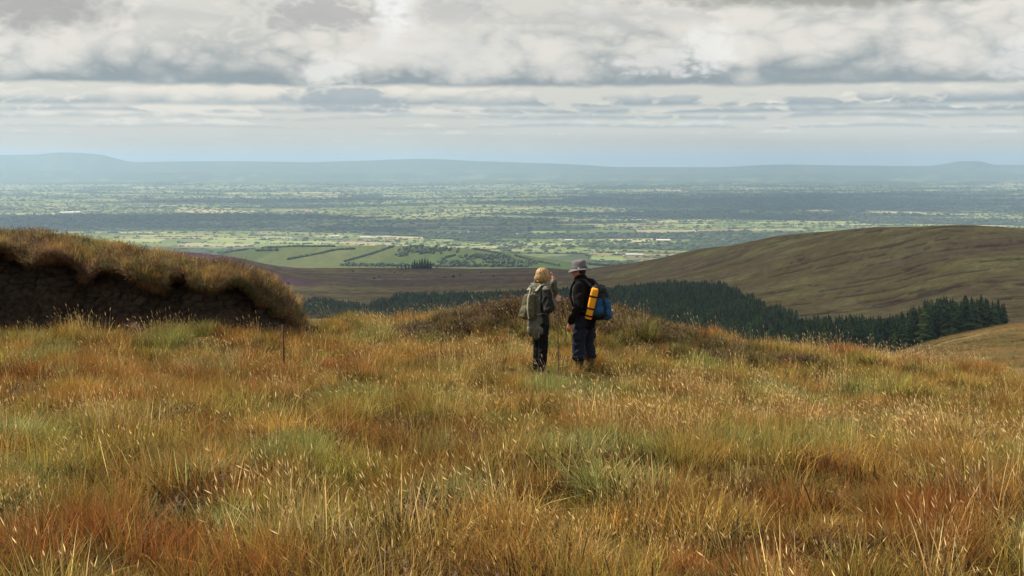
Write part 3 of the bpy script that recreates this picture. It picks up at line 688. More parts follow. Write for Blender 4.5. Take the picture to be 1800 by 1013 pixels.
# ------------------------------------------------------------------ peat hag: cut bank with an overhanging turf cap
K = lambda pts, x: pchip([p[0] for p in pts], [p[1] for p in pts], x)
topk = [(-330, 414), (0, 420), (60, 423), (120, 429), (200, 441), (260, 453), (300, 460), (340, 469), (380, 475), (420, 484), (450, 491), (484, 505), (505, 521), (520, 542), (532, 570), (540, 588)]
lipk = [(-330, 452), (-200, 447), (-150, 470), (-140, 452), (-60, 446), (-40, 466), (-30, 450), (0, 447), (30, 447), (44, 458), (57, 466), (64, 453), (90, 449), (118, 454), (138, 470), (147, 490), (158, 484), (172, 474), (195, 470), (225, 480), (250, 493), (275, 506), (294, 508), (303, 489), (320, 490), (345, 498), (375, 502), (415, 500), (432, 513), (455, 532), (482, 550), (520, 578), (540, 595)]
S = np.concatenate([np.arange(-330, -20, 4.0), np.arange(-20, 541, 1.6)]); ns = len(S)
lip, top = K(lipk, S), K(topk, S); basep = K([(-330, 592), (0, 592), (200, 598), (300, 588), (440, 572), (541, 572)], S)
endk = sstep(S, 400, 535)                              # the bank rounds off at its open end
Y0 = 25.7+.20*np.sin(S/70)+.12*np.sin(S/23+1)+1.6*endk**2+.0006*np.clip(-S, 0, 400)
def col_pts(prof):                                      # prof: list of (dY, row) arrays -> dense columns
    ks = np.linspace(0, 1, len(prof)); D = np.array([p[0]*np.ones(ns) for p in prof]); Rw = np.array([p[1]*np.ones(ns) for p in prof]); return ks, D, Rw
def strip(prof, m):
    ks, D, Rw = col_pts(prof); t_ = np.linspace(0, 1, m); d = pchip(ks, D, t_); r = pchip(ks, Rw, t_)
    Y = Y0[None, :]+d; X = (S[None, :]-CX)/F*Y; Z = (EYE-r)/F*Y; return X, Y, Z
hb_ = basep-lip; e1 = 1-endk
# face: toe, slumped slope, cracked upright wall, undercut below the lip
X, Y, Z = strip([(-.35, basep+14), (-.05, basep-hb_*.12), (.22*e1+.05, basep-hb_*.38), (.42*e1+.05, basep-hb_*.55), (.55*e1, lip+hb_*.22), (.70*e1, lip+hb_*.06), (.72*e1, lip-4), (.45, lip-12)], 150)
tt = np.linspace(0, 1, 150)[:, None]*np.ones((1, ns)); along = X; up = Z
# cracks between peat blocks: edges of a jittered cell pattern
def cells(a, b, s):
    ia, ib = np.floor(a), np.floor(b); d1 = np.full(a.shape, 9.); d2 = np.full(a.shape, 9.); idv = np.zeros(a.shape)
    for i in (-1, 0, 1):
        for j in (-1, 0, 1):
            ca, cb = ia+i, ib+j; fa, fb = ca+_h(ca, cb, s)*.9, cb+_h(ca, cb, s+1)*.9; d = np.hypot(a-fa, b-fb)
            n_ = d < d1; d2 = np.where(n_, d1, np.minimum(d2, d)); idv = np.where(n_, _h(ca, cb, s+2), idv); d1 = np.where(n_, d, d1)
    return d2-d1, idv
wob = (fbm(along/.25, up/.25, 3, 3)-.5)*.35
ce, cid = cells(along/.24+wob, up/.12+wob, 4)
upper = sstep(tt, .30, .48)*(1-sstep(tt, .86, .93)); crack = (1-sstep(ce, .0, .16))*upper
rough = (fbm(along/.10, up/.10, 9, 4)-.5)*.15+(fbm(along/.6, up/.6, 12, 3)-.5)*.10
Yf = Y-rough*(.4+.6*(1-upper))+crack*.05-(cid-.5)*.05*upper
hagroot = empty('peat_hag', (-7.0, 26.5, -3.2)); tag(hagroot, 'eroded bank of dark cracked peat under an overhanging heather cap', 'peat bank')
OFF = np.array((-7.0, 26.5, -3.2))
def peat_mat():
    m, t, b = mat_new('dark_peat', .95, .08); tcn = t.node('ShaderNodeTexCoord'); P = tcn.outputs['Object']; a = t.node('ShaderNodeAttribute', attribute_name='cell')
    n = t.noise(P, 9, 6, .65); n2 = t.noise(P, 1.6, 4, .6)
    c = t.mix(t.step(n, .35, .7), (.018, .013, .009), (.062, .043, .029)); c = t.mix(t.m('MULTIPLY', t.step(n2, .5, .68), .35), c, (.095, .055, .032))
    c = t.mix(t.m('MULTIPLY', a.outputs['Fac'], .45), c, (.085, .074, .056)); t.l.new(c, b.inputs['Base Color'])
    bp = t.node('ShaderNodeBump'); bp.inputs['Distance'].default_value = .03; t.l.new(n, bp.inputs['Height']); t.l.new(bp.outputs[0], b.inputs['Normal']); return m
face = mesh_np('peat_face', np.stack([X, Yf, Z], -1).reshape(-1, 3)-OFF, grid_quads(150, ns), mat=peat_mat(), parent=hagroot); vattr(face.data, 'cell', (cid*upper*(1-crack)).ravel()*1.0)
face['label'] = 'bare black peat wall with cracks'
# cap: underside, lip, slope, crown, back
hc = lip-top
CXg, CYg, CZg = strip([(.62*e1+.1, lip-2), (.30*e1+.05, lip+3), (.10, lip-2), (.06, lip-8), (.22, lip-hc*.32), (.55, lip-hc*.62), (1.05, lip-hc*.88), (1.9, top), (3.2, top-4*(e1)), (5.5, top+40), (8.0, top+120)], 90)
bump = (fbm(CXg/.55, CYg/.55+CZg/.5, 33, 4)-.5)*.42
CZg = CZg+bump*sstep(np.linspace(0, 1, 90), .15, .35)[:, None]*.8
def root_mat():
    m, t, b = mat_new('matted_roots', .95, .05); tcn = t.node('ShaderNodeTexCoord'); n = t.noise(tcn.outputs['Object'], 26, 6, .7); n2 = t.noise(tcn.outputs['Object'], 3, 4, .6)
    t.l.new(t.mix(t.step(n, .4, .68), (.020, .014, .009), t.mix(t.step(n2, .4, .6), (.085, .058, .026), (.060, .052, .020))), b.inputs['Base Color'])
    bp = t.node('ShaderNodeBump'); bp.inputs['Distance'].default_value = .04; t.l.new(n, bp.inputs['Height']); t.l.new(bp.outputs[0], b.inputs['Normal']); return m
capm = root_mat()
cap = mesh_np('turf_cap', np.stack([CXg, CYg, CZg], -1).reshape(-1, 3)-OFF, grid_quads(90, ns), mat=capm, parent=hagroot)
# heather and grass on the cap, hanging fringe on the lip
def sample(Xg, Yg, Zg, n, lo, hi, rng):
    r = rng.uniform(lo, hi, n)*(Xg.shape[0]-1); r0 = r.astype(int).clip(0, Xg.shape[0]-2); c = np.searchsorted(S, rng.uniform(-330, 538, n)).clip(1, ns-1)
    f = r-r0; return np.stack([A[r0, c]*(1-f)+A[r0+1, c]*f for A in (Xg, Yg, Zg)], 1), c
p, c = sample(CXg, CYg, CZg, 5600, .22, .78, RNG); n = len(p); pick = fbm(p[:, 0]/.6, p[:, 1]/.6+p[:, 2], 44, 3)
ht = np.where((pick > .5)[:, None], greens(n, (.150, .100, .036), .45), greens(n, (.135, .072, .042), .45)); gk = fbm(p[:, 0]/.35, p[:, 1]/.35+p[:, 2]*2, 46, 2) > .58; ht[gk] = greens(int(gk.sum()), (.085, .092, .022), .3)
scatter('heather_cover', heath, p-OFF, RNG.normal(0, .7, n), RNG.uniform(.35, 1.0, n)*(.5+fbm(p[:, 0]/.4, p[:, 1]/.4+p[:, 2]*2, 52, 2))*(1-.3*endk[c])*np.where(p[:, 1] < np.interp(c, np.arange(ns), Y0)+.24, .55, 1), ht, 'brown and olive heather covering the turf cap', parent=hagroot, tilt=np.stack([np.where(p[:, 1] < np.interp(c, np.arange(ns), Y0)+.30, .75, .2)+RNG.normal(0, .25, n), RNG.normal(0, .25, n)], 1)*1.0)
p, c = sample(CXg, CYg, CZg, 1500, .34, .82, RNG); n = len(p); gt = np.where((fbm(p[:, 0]/.9, p[:, 1]/.9, 48, 2) > .45)[:, None], greens(n, (.33, .22, .075), .3), greens(n, (.21, .20, .050), .3))
scatter('cap_grass', gold, p-OFF, RNG.random(n)*6.28, RNG.uniform(.35, .9, n)*(.4+1.1*fbm(p[:, 0]/.5, p[:, 1]/.5+p[:, 2], 54, 2)), gt, 'dry grass growing through the heather cap', parent=hagroot)
p, c = sample(CXg, CYg, CZg, 800, .12, .34, RNG); n = len(p)
scatter('hanging_fringe', rust, p-OFF, RNG.normal(0, .5, n), RNG.uniform(.12, .6, n)*(.3+1.4*fbm(p[:, 0]/.35, p[:, 2]/.5, 57, 2)), greens(n, (.135, .088, .040), .4)*np.where(RNG.random(n) < .25, 1.9, 1.0)[:, None], 'dead grass and roots hanging over the lip', parent=hagroot, tilt=np.stack([2.35+RNG.normal(0, .35, n), RNG.normal(0, .35, n)], 1))

# ------------------------------------------------------------------ hillside vegetation
def field(n_per, umax=.46, y0=3.5, y1=36.0, seed=0):
    rng = np.random.default_rng(seed); A = umax*(y1**2-y0**2); n = int(A*n_per)
    Y = np.sqrt(rng.uniform(y0**2, y1**2, n)); X = rng.uniform(-umax, umax, n)*Y
    return X, Y, rng
def patch_list(L):                                       # picture ellipses -> ground ellipses
    out = []
    for (px, py, rx_, ry_, k) in L:
        x, y, z = hit(px, py, 4, 40, veg=.16); d = (py-EYE)/F; out.append((x, y, rx_/F*y, max(.25, ry_/F*y/d*.9), k))
    return out
def patches(pl, X, Y, seed):
    v = np.zeros(X.shape); wx = (fbm(X/.8, Y/.8, seed, 3)-.5)*1.0; wy = (fbm(X/.8+9, Y/.8, seed+3, 3)-.5)*1.0
    for (x, y, a, b, k) in pl: v = np.maximum(v, k*np.exp(-(((X-x+wx*a)/a)**2+((Y-y+wy*b)/b)**2)))
    return v
greenP = patch_list([(505, 765, 75, 28, 1), (1040, 775, 110, 34, 1), (1370, 775, 90, 26, 1), (1490, 757, 60, 28, 1), (1000, 672, 70, 14, 1), (1370, 690, 60, 16, .9), (1520, 688, 60, 16, 1), (640, 700, 70, 16, .6), (735, 700, 60, 14, .7),
                     (300, 790, 60, 22, .6), (70, 760, 80, 22, .7), (1250, 640, 60, 10, .8), (560, 850, 60, 20, .3), (800, 860, 70, 26, .55), (870, 740, 60, 20, .5), (100, 615, 60, 14, .5), (640, 590, 90, 12, .5), (1640, 760, 60, 30, .4),
                     (1700, 690, 80, 16, .4), (330, 590, 60, 12, .5), (760, 580, 40, 12, .5), (1160, 590, 70, 14, .45), (700, 950, 50, 30, .3), (1290, 905, 40, 25, .35)])
rustP = patch_list([(430, 840, 90, 26, 1), (620, 855, 80, 26, 1), (1200, 865, 100, 34, 1), (1360, 880, 90, 30, .8), (1640, 890, 140, 40, 1), (100, 930, 200, 70, 1), (330, 660, 260, 26, 1), (80, 660, 160, 30, .9), (560, 640, 120, 20, .9), (650, 615, 100, 14, .7),
                    (300, 960, 160, 50, .8), (1500, 620, 240, 14, .6), (520, 690, 80, 20, .6), (900, 870, 60, 30, .5), (1750, 830, 70, 40, .6), (130, 700, 90, 20, .7), (1330, 960, 120, 30, .5), (860, 590, 60, 12, .4)])
strawP = patch_list([(50, 850, 90, 50, 1), (970, 920, 130, 60, 1), (1180, 940, 160, 60, 1), (220, 820, 90, 30, .7), (560, 870, 70, 30, .8), (1450, 720, 260, 40, .6), (860, 640, 110, 20, .8), (1250, 680, 160, 30, .6), (1700, 760, 120, 60, .8), (640, 970, 60, 40, .8),
                     (1650, 640, 200, 14, .6), (740, 740, 130, 26, .4), (1130, 740, 120, 30, .6), (520, 920, 90, 40, .5), (1560, 990, 120, 30, .4)])
darkP = patch_list([(300, 735, 40, 12, 1), (770, 895, 45, 20, 1), (1510, 935, 40, 22, 1), (740, 985, 70, 20, .8), (710, 740, 40, 12, .7), (120, 790, 50, 12, .6), (520, 830, 40, 14, .5), (60, 680, 50, 10, .6), (1170, 770, 40, 12, .5), (330, 870, 50, 18, .5),
                    (1660, 1000, 40, 16, 1), (1010, 870, 30, 12, .7), (400, 640, 60, 10, .5)])
bloomP = patch_list([(1100, 704, 18, 7, 1), (1075, 612, 16, 4, .9), (200, 578, 16, 5, .9), (1720, 1000, 30, 12, 1), (75, 1000, 30, 12, .8), (1010, 868, 14, 8, .7), (880, 985, 12, 6, .6), (30, 690, 20, 7, .6), (330, 575, 22, 5, .7)])
moundv = lambda X, Y: np.clip(np.exp(-((X-.9)/2.3)**2-((Y-28.6)/1.6)**2)+1.0*np.exp(-((X+1.3)/1.1)**2-((Y-28.1)/1.1)**2)+np.exp(-((X-3.7)/1.3)**2-((Y-27.7)/1.0)**2)+.8*np.exp(-((X-5.4)/.8)**2-((Y-26.9)/.6)**2), 0, 1)
hag_in = lambda X, Y: (X < (535-CX)/F*26.5) & (Y > np.interp(X/Y*F+CX, S, Y0)-.15)
feet = [((948-CX)/F*22.05, 22.05), ((1028-CX)/F*22.4, 22.4)]
def keep(X, Y, clear=.10):
    k = ~hag_in(X, Y)
    k &= np.hypot(X, Y) > 2.6                            # nothing grows through the lens
    for fx, fy in feet: k &= np.hypot(X-fx, Y-fy) > clear
    return k
def sow(name, protos, X, Y, rng, prob, s0, s1, tint, label, clear=.1, cat='grass'):
    k = keep(X, Y, clear) & (rng.random(len(X)) < prob); X, Y = X[k], Y[k]; n = len(X)
    z = ground(X, Y); cl = fbm(X/.42, Y/.42, 121, 2); t_ = tint(X, Y, n, rng)*(.62+.76*fbm(X/.5, Y/.5, 131, 2))[:, None]
    o = scatter(name, protos, np.stack([X, Y, z], 1), rng.normal(0, .5, n), rng.uniform(s0, s1, n)*(.42+.82*sstep(cl, .22, .72))*(1-.62*np.exp(-((X-.75)/1.1)**2-((Y-21.3)/1.5)**2)), t_, label, cat, tilt=rng.normal(0, .12, (n, 2)))
    return o
def blend(a, b, k): return a*(1-k[:, None])+b*k[:, None]
def far_k(Y): return sstep(Y, 15, 26)
X, Y, rng = field(46, seed=1)
low_t = lambda X, Y, n, r: blend(greens(n, (.070, .062, .016), .3, r), greens(n, (.095, .050, .016), .3, r), sstep(fbm(X/1.3, Y/1.3, 63, 3), .4, .6))
sow('ground_sedge', low, X, Y, rng, 1.0, .8, 1.5, low_t, 'short olive sedge and moss under the taller grass of the hillside')
def sp(X, Y, k): return fbm(X/.62, Y/.62, 140+k, 2)-.5          # which plant wins each tussock
X, Y, rng = field(66, seed=2); pr, pg, ps, pd, mv = [patches(q, X, Y, 70+i) for i, q in enumerate((rustP, greenP, strawP, darkP))]+[moundv(X, Y)]
base = fbm(X/1.8, Y/1.8, 73, 3)
def gold_t(X, Y, n, r):
    k = sstep(fbm(X/1.1, Y/1.1, 75, 3), .33, .56); return blend(greens(n, (.375, .230, .056), .32, r), greens(n, (.235, .205, .040), .28, r), k)
sow('golden_grass', gold, X, Y, rng, np.clip(.48+.6*(base-.4)+1.5*sp(X, Y, 0)-.55*pr-1.0*pg-.9*pd-.95*mv, .05, 1), .6, 1.15, gold_t, 'golden green moor grass covering the hillside')
X, Y, rng = field(70, seed=3); pr, pg, pd, mv = patches(rustP, X, Y, 70), patches(greenP, X, Y, 71), patches(darkP, X, Y, 73), moundv(X, Y)
def rust_t(X, Y, n, r): return blend(greens(n, (.285, .140, .036), .3, r), greens(n, (.275, .105, .028), .28, r), sstep(fbm(X/.9, Y/.9, 77, 3), .4, .6))
sow('russet_grass', rust, X, Y, rng, np.clip(.14+.5*(fbm(X/2.2, Y/2.2, 79, 3)-.42)+1.3*sp(X, Y, 1)+.85*pr-.8*pg-.5*pd-.6*mv, .03, 1), .6, 1.15, rust_t, 'russet deer grass in broad patches over the hillside')
X, Y, rng = field(78, seed=4); pg, mv = patches(greenP, X, Y, 71), moundv(X, Y)
def tuss_t(X, Y, n, r):
    k = sstep(fbm(X/1.5, Y/1.5, 81, 2), .42, .6); return blend(greens(n, (.215, .215, .056), .25, r), greens(n, (.260, .275, .098), .22, r), k)
sow('green_tussocks', tuss, X, Y, rng, np.clip(1.3*sstep(pg+.6*sp(X, Y, 2), .27, .50)+.35*sstep(sp(X, Y, 2), .15, .24)-1.2*mv, 0, 1), .65, 1.1, tuss_t, 'pale blue green grass tussocks scattered over the hillside')
X, Y, rng = field(36, seed=5); ps, mv = patches(strawP, X, Y, 72), moundv(X, Y)
straw_t = lambda X, Y, n, r: greens(n, (.62, .435, .165), .22, r)
sow('straw_seed_heads', straw, X, Y, rng, np.clip(.05+1.1*ps*sstep(sp(X, Y, 3)+.1*ps, -.08, .10)+.5*sstep(sp(X, Y, 3), .08, .2)-.3*mv, .02, 1), .65, 1.15, straw_t, 'straw coloured grass stems with seed heads above the turf')
X, Y, rng = field(60, seed=6); pd, mv = patches(darkP, X, Y, 73), moundv(X, Y)
hea_t = lambda X, Y, n, r: blend(greens(n, (.090, .056, .026), .35, r), greens(n, (.105, .085, .026), .3, r), (r.random(n) < .4).astype(float))
sow('heather', heath, X, Y, rng, np.clip(1.3*pd+1.3*sstep(mv+.9*(fbm(X/.7, Y/.7, 99, 3)-.5), .42, .62)-.1, 0, 1), .7, 1.35, hea_t, 'dark brown heather on the mound and in hollows of the hillside', cat='heather')
X, Y, rng = field(40, seed=7); pb = patches(bloomP, X, Y, 76)
sow('heather_bloom', bloom, X, Y, rng, np.clip(1.5*sstep(pb, .25, .6), 0, 1), .7, 1.1, lambda X, Y, n, r: greens(n, (.085, .045, .045), .25, r), 'small purple flowering patches of heather in the grass', cat='heather')
# tussocks on the near moor slope to the right of the valley
rng = np.random.default_rng(9); n = 9000; Y = np.sqrt(rng.uniform(60**2, 290**2, n)); X = rng.uniform(.18, .44, n)*Y
k = fbm(X/9, Y/9, 7, 3) > .42; X, Y = X[k], Y[k]; n = len(X)
scatter('slope_tussocks', gold, np.stack([X, Y, ground(X, Y)-.1], 1), rng.random(n)*6.28, rng.uniform(1.2, 3.0, n)[:, None]*np.array((1, 1, .55)), blend(greens(n, (.150, .110, .045), .3, rng), greens(n, (.090, .062, .030), .3, rng), sstep(fbm(X/20, Y/14, 6, 3), .45, .6)), 'rough brown tussocks on the moor slope by the plantation', 'grass')
# ------------------------------------------------------------------ people
def cap_part(bm, p0, p1, r0, r1, seg=14):
    p0, p1 = Vector(p0), Vector(p1); d = p1-p0; L = d.length; q = d.to_track_quat('Z', 'Y').to_matrix()
    rings = []
    prof = [(-r0*.98, .12), (-r0*.75, .66), (-r0*.35, .94), (0, 1)]
    pts = [(z, r0*k) for z, k in prof]+[(L*.5, (r0+r1)/2)]+[(L-z*r1/r0, r1*k) for z, k in reversed(prof)]
    for z, r in pts: rings.append([bm.verts.new(p0+q @ Vector((math.cos(a*6.2832/seg)*r, math.sin(a*6.2832/seg)*r, z))) for a in range(seg)])
    for a, b in zip(rings[:-1], rings[1:]):
        for i in range(seg): bm.faces.new((a[i], a[(i+1) % seg], b[(i+1) % seg], b[i]))
    bm.faces.new(list(reversed(rings[0]))); bm.faces.new(rings[-1])
def ell_part(bm, c, r, rot=(0, 0, 0)):
    M = Matrix.Translation(Vector(c)) @ Euler(rot).to_matrix().to_4x4() @ Matrix.Diagonal((*r, 1)); bmesh.ops.create_uvsphere(bm, u_segments=20, v_segments=14, radius=1.0, matrix=M)
def flesh(name, parts, voxel, mats, parent, smooth=4, pick=None, wr=None):
    """capsules and ellipsoids fused into one continuous skin"""
    bm = bmesh.new()
    for p in parts:
        if p[0] == 'c': cap_part(bm, *p[1:])
        else: ell_part(bm, *p[1:])
    me = bpy.data.meshes.new(name); bm.to_mesh(me); bm.free(); o = bpy.data.objects.new(name, me); link(o)
    rm = o.modifiers.new('r', 'REMESH'); rm.mode = 'VOXEL'; rm.voxel_size = voxel; rm.use_smooth_shade = True
    if smooth: sm_ = o.modifiers.new('s', 'SMOOTH'); sm_.iterations = smooth; sm_.factor = .5
    dg = bpy.context.evaluated_depsgraph_get(); m2 = bpy.data.meshes.new_from_object(o.evaluated_get(dg)); m2.name = name
    o.modifiers.clear(); o.data = m2
    for m in mats: m2.materials.append(m)
    n = len(m2.vertices); co = np.empty(n*3, np.float32); m2.vertices.foreach_get('co', co); co = co.reshape(-1, 3)
    if wr:                                              # folds of cloth
        nr = np.empty(n*3, np.float32); m2.vertices.foreach_get('normal', nr); nr = nr.reshape(-1, 3); amp, sc, sz = wr
        f = 1-2*np.abs(fbm((co[:, 0]+co[:, 1]*.7)/sc, co[:, 2]/(sc*sz)+co[:, 1]*3, 17, 3)-.5)*2
        co = co+nr*(f[:, None]-.4)*amp; m2.vertices.foreach_set('co', co.astype(np.float32).ravel())
    m2.polygons.foreach_set('use_smooth', np.ones(len(m2.polygons), bool))
    if pick:
        c = np.empty(len(m2.polygons)*3, np.float32); m2.polygons.foreach_get('center', c); c = c.reshape(-1, 3)
        m2.polygons.foreach_set('material_index', pick(c).astype(np.int32))
    m2.update(); o.parent = parent; return o
def hand(w, d, up, curl=.5, s=1.0, side=1):
    """palm, four unequal bent fingers and a thumb from the wrist w, pointing along d; up = back of the hand"""
    w, d, up = Vector(w), Vector(d).normalized(), Vector(up); up = (up-d*up.dot(d)).normalized(); sx = d.cross(up)*side; out = []
    out.append(('c', w-d*.04, w+d*.015, .027*s, .026*s))
    for k in (-1, -.33, .33, 1): out.append(('c', w+d*.012*s+sx*.016*k*s, w+d*.082*s+sx*.026*k*s, .015*s, .0135*s))
    for k, L in ((-1, .062), (-.33, .078), (.33, .084), (1, .072)):
        p = w+d*.085*s+sx*.0275*k*s; a = 0
        for j, f in enumerate((.46, .32, .22)):
            a += curl*(.75 if j == 0 else 1.0); v = d*math.cos(a)-up*math.sin(a); q = p+v*L*f*s
            out.append(('c', p, q, (.0095-.001*j)*s, (.009-.001*j)*s)); p = q
    p = w+d*.028*s+sx*.030*s; v = (d*.6+sx*.65-up*.45).normalized(); q = p+v*.036*s; out.append(('c', p, q, .0125*s, .0105*s))
    v2 = (d*.75+sx*.10-up*.75).normalized(); out.append(('c', q, q+v2*.030*s, .0103*s, .0085*s)); return out
def head_parts(c, yaw, s=1.0, pitch=0):
    """skull, brow, nose, lips, chin and ears round the centre c; local +y is the face"""
    M = Euler((pitch, 0, yaw)).to_matrix(); c = Vector(c)
    def e(p, r): return ('e', c+M @ (Vector(p)*s), tuple(k*s for k in r), (pitch, 0, yaw))
    return [e((0, -.015, .02), (.076, .095, .098)), e((0, .03, -.035), (.060, .068, .075)), e((0, .062, -.085), (.036, .034, .028)), e((0, .080, .032), (.052, .018, .014)),
            e((0, .100, -.005), (.013, .019, .024)), e((0, .092, -.052), (.024, .013, .007)), e((0, .092, -.062), (.021, .012, .007)), e((.078, -.01, -.01), (.010, .020, .031)), e((-.078, -.01, -.01), (.010, .020, .031)),
            e((.042, .066, -.02), (.022, .022, .020)), e((-.042, .066, -.02), (.022, .022, .020))], M, c
def eyes(c, M, s, parent):
    for k in (-1, 1):
        bm = bmesh.new(); bmesh.ops.create_uvsphere(bm, u_segments=10, v_segments=8, radius=.0125*s); me = bpy.data.meshes.new('eye'); bm.to_mesh(me); bm.free(); me.materials.append(eye_m)
        o = link(bpy.data.objects.new('eye', me), parent); o.location = c+M @ (Vector((.031*k, .0835, .010))*s)
def skin_mat(name, c):
    m, t, b = mat_new(name, .55, .3); tcn = t.node('ShaderNodeTexCoord'); n = t.noise(tcn.outputs['Object'], 18, 3, .5)
    t.l.new(t.mix(n, tuple(x*.85 for x in c), (min(1, c[0]*1.12), c[1]*1.05, c[2]*1.02)), b.inputs['Base Color']); b.inputs['Subsurface Weight'].default_value = .08; b.inputs['Subsurface Radius'].default_value = (.01, .004, .002); return m
skinA, skinB = skin_mat('skin_ruddy', (.50, .25, .17)), skin_mat('skin_fair', (.55, .30, .21))
eye_m = cloth('eye', (.25, .22, .20), 4, .1, .3, 0)
def strands(name, c1, c2):
    m, t, b = mat_new(name, .5, .3); tcn = t.node('ShaderNodeTexCoord'); v = t.vm('MULTIPLY', tcn.outputs['Object'], (95, 95, 9)); n = t.noise(v, 1.0, 4, .6, .4)
    t.l.new(t.mix(t.step(n, .32, .62), c2, c1), b.inputs['Base Color'])
    bp = t.node('ShaderNodeBump'); bp.inputs['Distance'].default_value = .006; t.l.new(n, bp.inputs['Height']); t.l.new(bp.outputs[0], b.inputs['Normal']); return m
black_f = cloth('black_fleece', (.010, .010, .010), 80, .5, .95, .5, .05); navy = cloth('navy_trousers', (.013, .016, .028), 60, .4, .8, .4, .15); olive = cloth('olive_gaiter', (.045, .042, .022), 50, .4, .8)
grey_hat = cloth('grey_felt', (.150, .140, .150), 90, .25, .9, .3, .05); blacks = cloth('black_trousers', (.008, .008, .009), 70, .4, .9, .3, .1); blackw = cloth('black_webbing', (.009, .009, .010), 90, .3, .7)
jack = cloth('grey_green_shell', (.110, .112, .085), 40, .3, .65, .4, .25); jackd = cloth('black_shell_panel', (.012, .013, .012), 40, .3, .7, .3, .2); pack_ol = cloth('olive_pack', (.085, .078, .045), 50, .35, .8); strapc = cloth('light_grey_strap', (.24, .23, .17), 60, .2, .8)
orange = cloth('orange_roll', (.80, .33, .012), 30, .10, .6, .2, .25); blue = cloth('blue_pack_cloth', (.012, .068, .165), 40, .25, .6, .35, .25); hair_m = strands('blond_hair', (.50, .325, .14), (.17, .095, .038)); hair_d = cloth('dark_hair', (.035, .020, .012), 60, .4, .6); whitep = cloth('white_badge', (.8, .8, .78), 30, .05, .5, 0); wood = cloth('bare_stick', (.23, .15, .085), 25, .35, .7)
band = cloth('dark_band', (.018, .014, .012), 40, .3, .8)
def lathe(name, prof, mat, parent, n=32, wob=None, M=None):
    co, q = [], []
    for i, (r, z) in enumerate(prof):
        for j in range(n):
            a = j*6.2832/n; rr_ = r; zz = z
            if wob: rr_, zz = wob(r, z, a, i)
            v = Vector((math.cos(a)*rr_, math.sin(a)*rr_, zz)); co.append(tuple(M @ v) if M else tuple(v))
    for i in range(len(prof)-1):
        for j in range(n): q.append((i*n+j, i*n+(j+1) % n, (i+1)*n+(j+1) % n, (i+1)*n+j))
    return mesh_np(name, co, q, None, mat, parent)
def band_strip(name, pts, wv, th, mat, parent):
    """a strap: rectangular section swept along pts, wv = width vector(s)"""
    co, q = [], []; P = [Vector(p) for p in pts]
    for i, p in enumerate(P):
        tg = (P[min(i+1, len(P)-1)]-P[max(i-1, 0)]).normalized(); wd = Vector(wv[i] if isinstance(wv, list) else wv); nn = tg.cross(wd).normalized()*th
        co += [tuple(p-wd/2-nn), tuple(p+wd/2-nn), tuple(p+wd/2+nn), tuple(p-wd/2+nn)]
    for i in range(len(P)-1):
        for j in range(4): q.append((4*i+j, 4*i+(j+1) % 4, 4*i+4+(j+1) % 4, 4*i+4+j))
    q += [(3, 2, 1, 0), tuple(4*(len(P)-1)+k for k in range(4))]
    return mesh_np(name, co, q, None, mat, parent, smooth=False)
def rod(name, pts, rad, mat, parent=None, n=8):
    co, q = [], []; P = [Vector(p) for p in pts]
    for i, p in enumerate(P):
        tg = (P[min(i+1, len(P)-1)]-P[max(i-1, 0)]).normalized(); s1 = tg.cross(Vector((1, .2, .1))).normalized(); s2 = tg.cross(s1); r = rad[i] if isinstance(rad, list) else rad
        for j in range(n): a = j*6.2832/n; co.append(tuple(p+(s1*math.cos(a)+s2*math.sin(a))*r))
    for i in range(len(P)-1):
        for j in range(n): q.append((i*n+j, i*n+(j+1) % n, (i+1)*n+(j+1) % n, (i+1)*n+j))
    b = len(co); co += [tuple(P[0]), tuple(P[-1])]; tr = [(b, (j+1) % n, j) for j in range(n)]+[(b+1, (len(P)-1)*n+j, (len(P)-1)*n+(j+1) % n) for j in range(n)]
    return mesh_np(name, co, q, tr, mat, parent)

# ---- man: stands in three-quarter back view, looking out over the valley
mx, my = feet[1]; mz = float(ground(np.array([mx]), np.array([my]))[0])
man = empty('person', (mx, my, mz), R(60)); tag(man, 'person in black fleece, navy trousers and grey brimmed hat standing in the grass', 'person')
hp_, M, hc_ = head_parts((-.015, .105, 1.605), R(8), 1.03, R(-6))
legsM = [('c', (.085, -.02, .88), (.115, .01, .50), .070, .062), ('c', (.115, .01, .50), (.12, -.03, .10), .060, .040), ('c', (-.085, .0, .88), (-.115, .06, .50), .070, .062), ('c', (-.115, .06, .50), (-.12, .03, .10), .060, .040),
         ('e', (.12, .04, .045), (.048, .13, .045)), ('e', (-.12, .10, .045), (.048, .13, .045))]
armsM = [('c', (-.20, .0, 1.40), (-.27, -.04, 1.09), .055, .045), ('c', (-.27, -.04, 1.09), (-.255, .12, .83), .043, .030), ('c', (.20, .02, 1.40), (.26, .06, 1.10), .055, .045), ('c', (.26, .02, 1.10), (.25, .08, .86), .043, .030)]
torsoM = [('e', (0, .0, .97), (.125, .09, .13)), ('c', (0, 0, 1.0), (0, .02, 1.25), .11, .12), ('e', (0, .02, 1.29), (.17, .10, .14)), ('c', (0, .035, 1.40), (-.01, .085, 1.54), .062, .056)]
flesh('body', legsM+torsoM+armsM+hp_+hand((-.254, .125, .815), (-.02, .30, -1), (-1, -.1, 0), .65, 1.08, -1)+hand((.25, .085, .845), (-.05, .2, -1), (1, 0, 0), .6, 1.05, 1), .0055, [skinA], man, 3)
eyes(hc_, M, 1.03, man)
